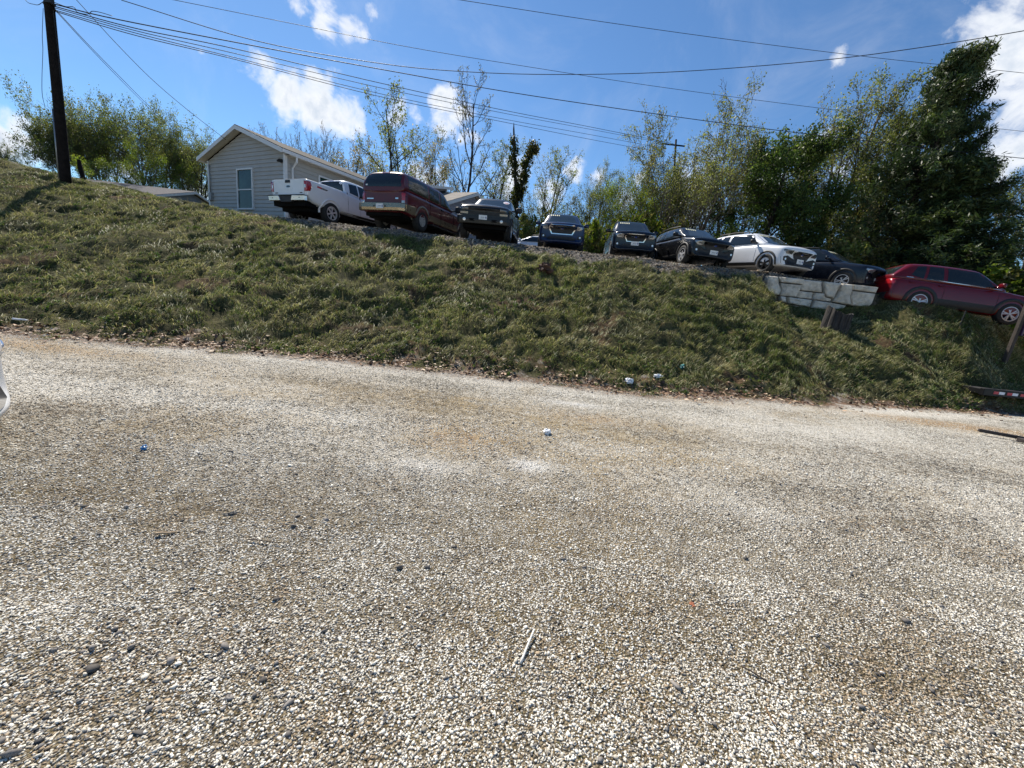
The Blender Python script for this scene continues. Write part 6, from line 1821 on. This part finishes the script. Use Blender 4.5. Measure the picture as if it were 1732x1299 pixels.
def p_pine():
    t = Tree(113); r = t.r
    P = [(0.05 * math.sin(z), 0.05 * math.cos(z * 1.3), z - 0.3) for z in np.linspace(0, 10.2, 14)]
    t.tube(P, list(np.linspace(0.20, 0.02, 14)), 8)
    prm = base_prm(levels=3, n=(0, 9, 5, 0), start=(0, 0.25, 0.2), ang=(0, 42, 40), len=(0, 0.42, 0.42), wob=(0, 0.07, 0.12, 0.15), up=(0, 0.22, 0.25, 0.15), leaf_lv=1)
    z = 0.7
    while z < 9.9:
        L = 3.4 * (1 - (z / 10.4)) ** 0.72 * r.uniform(0.7, 1.15) + 0.25
        for k in range(5):
            a = k * 1.2566 + z * 2.1 + r.uniform(-0.3, 0.3)
            e = 0.02 + 0.55 * (z / 10)
            t.branch((0, 0, z), (math.cos(a) * math.cos(e), math.sin(a) * math.cos(e), math.sin(e)), L * r.uniform(0.6, 1.1), 0.035 + 0.02 * (1 - z / 10), 1, prm)
        z += r.uniform(0.28, 0.46)
    return t.mesh('m', M_BARKD, t.leaves(3, 0.1, 0.085, PINE, 25, clump=0.8, narrow=0.22), M_NEEDLE)
def p_snag():
    t = Tree(114); r = t.r
    A = [(0, 0, -0.3), (0.08, 0, 2), (0.0, 0.05, 4), (-0.05, 0, 5.4)]
    t.tube(A, [0.30, 0.25, 0.22, 0.20], 8)
    L1 = [(-0.05, 0, 5.2), (-0.45, 0, 6.6), (-0.70, 0, 8.0), (-1.0, 0, 9.6), (-1.05, 0, 10)]
    L2 = [(-0.05, 0, 5.2), (0.35, 0, 6.3), (0.40, 0, 7.4), (0.75, 0, 8.4), (1.25, 0, 8.7)]
    t.tube(L1, [0.18, 0.14, 0.11, 0.07, 0.02], 6); t.tube(L2, [0.18, 0.15, 0.13, 0.10, 0.03], 6)
    for Q, k in ((A, 1.0), (L1, 0.75), (L2, 0.85)):
        Q = np.array(Q)
        for i in range(len(Q) - 1):
            for j in range(34):
                f = r.random(); p = Q[i] * (1 - f) + Q[i + 1] * f
                if p[2] > 9.1 and Q is not A: continue
                t.tips.append((p + r.normal(0, 0.24 * k * (1.5 if p[2] < 4 else 1), 3) * np.array([1, 1, 0.7]), None, 0))
    return t.mesh('n', M_BARKD, t.leaves(18, 0.13, 0.09, [(0.035, 0.05, 0.012), (0.06, 0.07, 0.02), (0.025, 0.035, 0.01), (0.09, 0.085, 0.03)], 27))
def p_shrub():
    t = multi(115, 6, 0.55, base_prm(levels=3, n=(8, 6, 4), ang=(40, 45, 45), start=(0.1, 0.15, 0.2), len=(0.6, 0.5, 0.45)), 0.09, 7.5, 0.6)
    return t.mesh('o', M_BARK, t.leaves(5, 0.26, 0.15, GREEN + OLIVE[:2], 29))
def p_shrub_b():
    t = multi(116, 7, 0.6, base_prm(levels=3, n=(8, 6, 4), ang=(42, 45, 45), start=(0.1, 0.15, 0.2), len=(0.6, 0.5, 0.45)), 0.09, 7.0, 0.7)
    return t.mesh('p', M_BARK, t.leaves(5, 0.26, 0.15, BRIGHT[:3] + OLIVE[:2], 31))
for nm in ('green_a', 'green_b', 'bright', 'bare_fan', 'bare_tall', 'tan', 'sparse', 'olive', 'fan_leafy', 'dark', 'tall_pale', 'big_green', 'pine', 'snag', 'shrub', 'shrub_b'):
    proto(nm, globals()['p_' + nm])
_hts = {}
def tree(kind, name, cat, label, px, top, y, wide=1.0, rot=None, group=None, sink=0.0):
    """px, top: where its stem and its top stand in the photo; y: metres ahead"""
    tm, cm = get_proto(kind)
    if kind not in _hts:
        zs = np.empty(len(tm.vertices) * 3); tm.vertices.foreach_get('co', zs); h = zs[2::3].max() * 0.99
        if cm:
            zs = np.empty(len(cm.vertices) * 3); cm.vertices.foreach_get('co', zs); h = max(h if kind != 'snag' else 0, np.percentile(zs[2::3], 99.7))
        _hts[kind] = h
    p = at(px, top, y)
    f_ = dict(fan_leafy=0.93, big_green=0.95, green_a=1.03, green_b=1.03, dark=0.95).get(kind, 1.0)
    p[2] = EYE + (p[2] - EYE) * f_
    zg = ground_z(p[0], p[1], False) - sink
    s = (p[2] - zg) / _hts[kind]
    root = empty(name, (p[0], p[1], zg), (0, 0, random.uniform(0, 6.28) if rot is None else rot))
    root.scale = (s * wide, s * wide, s)
    tag(root, label, cat, group)
    for nm, m in (('trunk', tm), ('crown', cm)):
        if m is None: continue
        o = bpy.data.objects.new(nm, m); COL.objects.link(o); o.parent = root
    return root
TG = 'trees along the back of the lot'
LG = 'trees beyond the hill on the left'
D, C, B_ = 'deciduous_tree', 'conifer_tree', 'shrub'
# left cluster, beyond the long house
tree('green_b', D, 'tree', 'leafy tree cut by the left edge of the photo above the hill', -6, 240, 40, 0.55, 1.0, LG)
tree('green_a', D, 'tree', 'wide green tree just left of the tall utility pole', 108, 163, 46, 0.72, 0.4, LG)
tree('green_a', D, 'tree', 'tallest green tree just right of the utility pole, over the dark roof', 160, 155, 48, 0.74, 2.0, LG)
tree('green_b', D, 'tree', 'big green tree right of the tallest one, above the middle of the dark roof', 240, 175, 48, 0.72, 3.1, LG)
tree('green_a', D, 'tree', 'green tree above the near end of the dark long roof', 292, 192, 47, 0.58, 4.2, LG)
tree('sparse', D, 'tree', 'thin half bare tree beside the left eave of the grey house', 336, 222, 44, 0.75, 2.2, LG)
tree('olive', D, 'tree', 'slender olive tree touching the left wall of the grey house', 320, 236, 45, 0.7, 5.2, LG)
tree('bright', D, 'tree', 'bright green low bushy tree over the middle of the dark long roof', 195, 262, 42, 1.1, 1.5, LG)
tree('bright', D, 'tree', 'bright green bushy tree between the long roof end and the grey house', 262, 242, 43, 0.8, 3.5, LG)
# behind the grey house and the white pickup
tree('bare_fan', D, 'tree', 'bare tree with fine upright twigs just over the grey house ridge', 482, 205, 46, 0.9, 0.3, TG)
tree('bare_fan', D, 'tree', 'bare fan shaped tree above the middle of the grey house roof', 533, 202, 47, 0.85, 2.3, TG)
tree('tan', D, 'tree', 'tan budded tree over the end of the grey house roof', 604, 228, 40, 0.85, 0.8, TG)
tree('tan', D, 'tree', 'darker tan budded tree behind the white pickup cab', 640, 255, 39, 0.7, 2.9, TG)
tree('sparse', D, 'tree', 'tall thin leafed tree with a bent dark trunk above the maroon SUV', 683, 154, 36, 0.78, 4.1, TG)
tree('tan', D, 'tree', 'low twiggy tree above the maroon SUV roof', 722, 225, 40, 0.72, 5.0, TG)
tree('olive', D, 'tree', 'half leafed tree between the maroon SUV and the tallest bare tree', 760, 212, 42, 0.7, 1.0, TG)
tree('bare_tall', D, 'tree', 'tallest bare tree with a dark straight trunk above the black pickup', 802, 112, 36, 0.82, 0.0, TG)
tree('sparse', D, 'tree', 'thin leafed tree just right of the tallest bare trunk', 842, 235, 44, 0.75, 0.6, TG)
tree('bare_fan', D, 'tree', 'small bare tree left of the ivy covered forked trunk', 858, 290, 46, 0.7, 0.6, TG)
tree('snag', 'ivy_snag', 'tree', 'forked dead trunk wrapped in ivy between black pickup and blue SUV', 886, 235, 33, 0.8, 0.15, TG)
tree('olive', D, 'tree', 'olive tree just right of the ivy covered trunk', 918, 262, 38, 0.7, 2.5, TG)
tree('sparse', D, 'tree', 'pointed thin leafed tree above the blue SUV', 944, 243, 42, 0.72, 1.3, TG)
tree('olive', D, 'tree', 'small olive tree over the right side of the blue SUV', 985, 300, 40, 0.75, 3.6, TG)
tree('tall_pale', D, 'tree', 'pale green tree between the blue SUV and the dark SUV', 1030, 262, 40, 0.75, 0.7, TG)
tree('sparse', D, 'tree', 'thin olive tree over the dark compact SUV', 1008, 315, 37, 0.7, 4.4, TG)
tree('bright', D, 'tree', 'yellow green bushy tree above the dark compact SUV', 1068, 285, 38, 0.66, 0.9, TG)
tree('shrub_b', B_, 'shrub', 'yellow green shrub at the right of the dark compact SUV', 1100, 368, 36, 0.8, 0.5, 'shrubs along the back of the lot')
tree('shrub', B_, 'shrub', 'green shrub in the gap between black pickup and blue SUV', 890, 352, 31, 0.7, 2.5, 'shrubs along the back of the lot')
tree('shrub_b', B_, 'shrub', 'green shrub in the gap between blue SUV and dark compact SUV', 1010, 372, 32, 0.7, 4.0, 'shrubs along the back of the lot')
tree('fan_leafy', D, 'tree', 'broad fan shaped many stemmed tree over the dark crossover', 1190, 172, 38, 0.80, 0.3, TG)
tree('fan_leafy', D, 'tree', 'broad fan shaped brownish tree over the white crossover', 1285, 163, 40, 0.76, 1.9, TG)
tree('fan_leafy', D, 'tree', 'lower fan shaped tree over the far pole, left of the broad ones', 1122, 250, 42, 0.62, 4.1, TG)
tree('dark', D, 'tree', 'dense dark green tree above the white crossover', 1338, 200, 31, 0.92, 0.5, TG)
tree('tall_pale', D, 'tree', 'tall pale green tree left of the big dark conifer', 1508, 88, 36, 0.95, 0.2, TG)
tree('tall_pale', D, 'tree', 'thinner pale tree between the dense dark tree and the conifer group', 1436, 185, 38, 0.95, 2.9, TG)
tree('big_green', D, 'tree', 'huge dark leafed tree towering over the red SUV', 1575, 90, 32, 0.72, 1.1, TG)
tree('pine', C, 'tree', 'big dark pine at right with low drooping shaded branches', 1632, 84, 29, 0.85, 0.4, TG)
tree('olive', D, 'tree', 'olive twiggy tree behind the navy crossover, under the tall pale tree', 1480, 300, 31, 0.9, 3.4, TG)
tree('pine', C, 'tree', 'smaller dark pine low behind the red SUV', 1650, 270, 26.5, 1.5, 2.0, TG)
tree('tall_pale', D, 'tree', 'sunlit pale tree at the right edge behind the pines', 1745, 235, 38, 0.9, 5.1, TG)
tree('shrub', B_, 'shrub', 'dark shrub behind the white crossover, beside its hood', 1400, 395, 30, 1.0, 1.0, 'shrubs along the back of the lot')
tree('olive', D, 'tree', 'small sunlit olive tree at the right edge behind the red SUV', 1745, 340, 30, 1.0, 1.5, TG)
tree('shrub_b', B_, 'shrub', 'sunlit shrub at the right edge just behind the red SUV bonnet', 1722, 415, 25, 1.2, 2.2, 'shrubs along the back of the lot')
# far woods that close the horizon
def far_woods():
    t = Tree(300); r = t.r
    for i in range(900):
        a = rad(r.uniform(-75, 75)); d = r.uniform(95, 140)
        x, y = d * math.sin(a), d * math.cos(a)
        h = r.uniform(2, 5)
        for k in range(6):
            t.tips.append((np.array([x + r.normal(0, 1.6), y + r.normal(0, 1.6), float(terrain(np.array([x]), np.array([y]), False)[0]) + h * r.random() ** 0.7]), None, 0))
    V_, F_, C_ = t.leaves(16, 0.9, 0.42, GREEN + OLIVE + DARK[:2], 33)
    tag(mesh_np('far_woods', V_, F_, mats=M_LEAF, attrs={'tint': C_}), kind='stuff')
far_woods()
# ------------------------------------------------------------------ sky, clouds, sun
SUN_AZ, SUN_EL = rad(-31), rad(46)       # azimuth measured from straight ahead, positive to the right
w = bpy.data.worlds.new('World')
scn.world = w
w.use_nodes = True
nt = w.node_tree
for n_ in list(nt.nodes): nt.nodes.remove(n_)
def nn(t, **k):
    x = nt.nodes.new(t)
    for a, b in k.items(): setattr(x, a, b)
    return x
L_ = nt.links.new
def vmath(op, a, b=None):
    x = nn('ShaderNodeVectorMath', operation=op)
    for s_, v in ((x.inputs[0], a), (x.inputs[1], b)):
        if v is None: continue
        if isinstance(v, (tuple, list)): s_.default_value = v
        else: L_(v, s_)
    return x
def fm(op, a, b=None, clamp=False):
    x = nn('ShaderNodeMath', operation=op, use_clamp=clamp)
    for s_, v in ((x.inputs[0], a), (x.inputs[1], b)):
        if v is None: continue
        if isinstance(v, (int, float)): s_.default_value = v
        else: L_(v, s_)
    return x.outputs[0]
out = nn('ShaderNodeOutputWorld'); bg = nn('ShaderNodeBackground')
sky = nn('ShaderNodeTexSky', sky_type='NISHITA')
sky.sun_disc = False
sky.sun_elevation = SUN_EL
sky.sun_rotation = SUN_AZ
sky.air_density = 1.0; sky.dust_density = 0.1; sky.ozone_density = 1.3
bg.inputs['Strength'].default_value = 0.070
tc_ = nn('ShaderNodeTexCoord').outputs['Generated']
dirn = vmath('NORMALIZE', tc_).outputs[0]
# cloud banks: soft spots in the sky dome, broken up by noise
spots = [(450, 128, 36, .9), (485, 155, 46, 1), (535, 175, 52, 1), (580, 195, 44, 1), (604, 212, 24, .8),
         (508, 12, 26, .7), (550, 28, 36, .9), (590, 45, 30, .9), (612, 62, 18, .7), (630, 10, 20, .6),
         (752, 172, 30, .9), (768, 205, 36, .9), (790, 232, 30, .8), (668, 190, 26, .7), (700, 190, 18, .5),
         (975, 288, 26, .9), (1010, 296, 20, .8), (860, 300, 40, .9), (930, 325, 35, .8), (1080, 300, 18, .7), (1060, 330, 30, .7),
         (1690, 25, 60, .85), (1725, 95, 80, 1), (1735, 170, 80, .9), (1648, 60, 40, .7), (1600, 68, 22, .6), (1740, 240, 60, .8), (1560, 78, 14, .4),
         (1420, 97, 14, .6), (1402, 236, 24, .8), (1395, 300, 40, .8), (1300, 330, 60, .7), (1180, 330, 60, .7),
         (22, 205, 34, .9), (-8, 235, 46, 1), (45, 240, 34, .7), (340, 87, 9, .5), (330, 330, 34, .8), (210, 290, 30, .6), (120, 260, 24, .5), (720, 300, 40, .6)]
dens = None
for (px, py, pr, a) in spots:
    d = ray(px, py); ln = np.linalg.norm(d); d = d / ln
    ang = pr / FOC / ln / 1.0
    dist = vmath('DISTANCE', dirn, tuple(d)).outputs['Value']
    mr = nn('ShaderNodeMapRange', interpolation_type='SMOOTHSTEP')
    mr.inputs['From Min'].default_value = ang * 1.5; mr.inputs['From Max'].default_value = 0.0
    mr.inputs['To Min'].default_value = 0.0; mr.inputs['To Max'].default_value = a
    L_(dist, mr.inputs['Value'])
    dens = mr.outputs[0] if dens is None else fm('MAXIMUM', dens, mr.outputs[0])
def wnoise(vec, sc, det, ro, dis=0.0):
    x = nn('ShaderNodeTexNoise'); x.inputs['Scale'].default_value = sc; x.inputs['Detail'].default_value = det
    x.inputs['Roughness'].default_value = ro; x.inputs['Distortion'].default_value = dis
    L_(vec, x.inputs['Vector']); return x.outputs['Fac']
sep = nn('ShaderNodeSeparateXYZ'); L_(dirn, sep.inputs[0])
n1 = wnoise(dirn, 16, 9, 0.60, 0.3); n2 = wnoise(dirn, 46, 5, 0.6, 0.2)
v = fm('ADD', fm('MULTIPLY', dens, 0.95), fm('MULTIPLY', fm('SUBTRACT', n1, 0.5), 2.3))
v = fm('ADD', v, fm('MULTIPLY', fm('SUBTRACT', n2, 0.5), 0.35))
v = fm('MULTIPLY', v, fm('GREATER_THAN', dens, 0.001))
mr = nn('ShaderNodeMapRange', interpolation_type='SMOOTHSTEP'); L_(v, mr.inputs['Value'])
mr.inputs['From Min'].default_value = 0.24; mr.inputs['From Max'].default_value = 0.95
alpha = mr.outputs[0]
# thin veils
veil = nn('ShaderNodeMapRange', interpolation_type='SMOOTHSTEP'); L_(wnoise(dirn, 4.0, 7, 0.62, 0.9), veil.inputs['Value'])
veil.inputs['From Min'].default_value = 0.48; veil.inputs['From Max'].default_value = 0.85; veil.inputs['To Max'].default_value = 0.16
alpha = fm('MAXIMUM', alpha, veil.outputs[0])
# cloud body: bright thin rims, greyer thick middles
cr = nn('ShaderNodeValToRGB'); cr.color_ramp.elements[0].position = 0.35; cr.color_ramp.elements[0].color = (10.2, 10.3, 10.5, 1)
cr.color_ramp.elements[1].position = 1.15 if False else 1.0; cr.color_ramp.elements[1].color = (5.0, 6.0, 7.4, 1)
L_(fm('ADD', fm('MULTIPLY', v, 0.62), fm('MULTIPLY', fm('SUBTRACT', n2, 0.45), 0.5)), cr.inputs['Fac'])
tint = nn('ShaderNodeMix', data_type='RGBA', blend_type='MULTIPLY'); tint.inputs[0].default_value = 1.0
L_(sky.outputs[0], tint.inputs[6]); tint.inputs[7].default_value = (0.69, 0.97, 1.22, 1)
mixc = nn('ShaderNodeMix', data_type='RGBA'); L_(alpha, mixc.inputs[0]); L_(tint.outputs[2], mixc.inputs[6]); L_(cr.outputs[0], mixc.inputs[7])
L_(mixc.outputs[2], bg.inputs['Color']); L_(bg.outputs[0], out.inputs['Surface'])

sd_ = bpy.data.lights.new('sun', 'SUN'); sd_.energy = 5.0; sd_.angle = rad(0.55); sd_.color = (1.0, 0.93, 0.82)
so = bpy.data.objects.new('sun', sd_); COL.objects.link(so)
sv = Vector((math.sin(SUN_AZ) * math.cos(SUN_EL), math.cos(SUN_AZ) * math.cos(SUN_EL), math.sin(SUN_EL)))
so.rotation_euler = sv.to_track_quat('Z', 'Y').to_euler()
so.location = sv * 60

vs_ = scn.view_settings
vs_.view_transform = 'Standard'; vs_.look = 'None'; vs_.exposure = 0.62; vs_.gamma = 1.0
scn.cycles.use_denoising = True
scn.cycles.max_bounces = 6; scn.cycles.diffuse_bounces = 2; scn.cycles.glossy_bounces = 3; scn.cycles.transmission_bounces = 3
scn.cycles.use_adaptive_sampling = True
scn.cycles.sample_clamp_indirect = 6
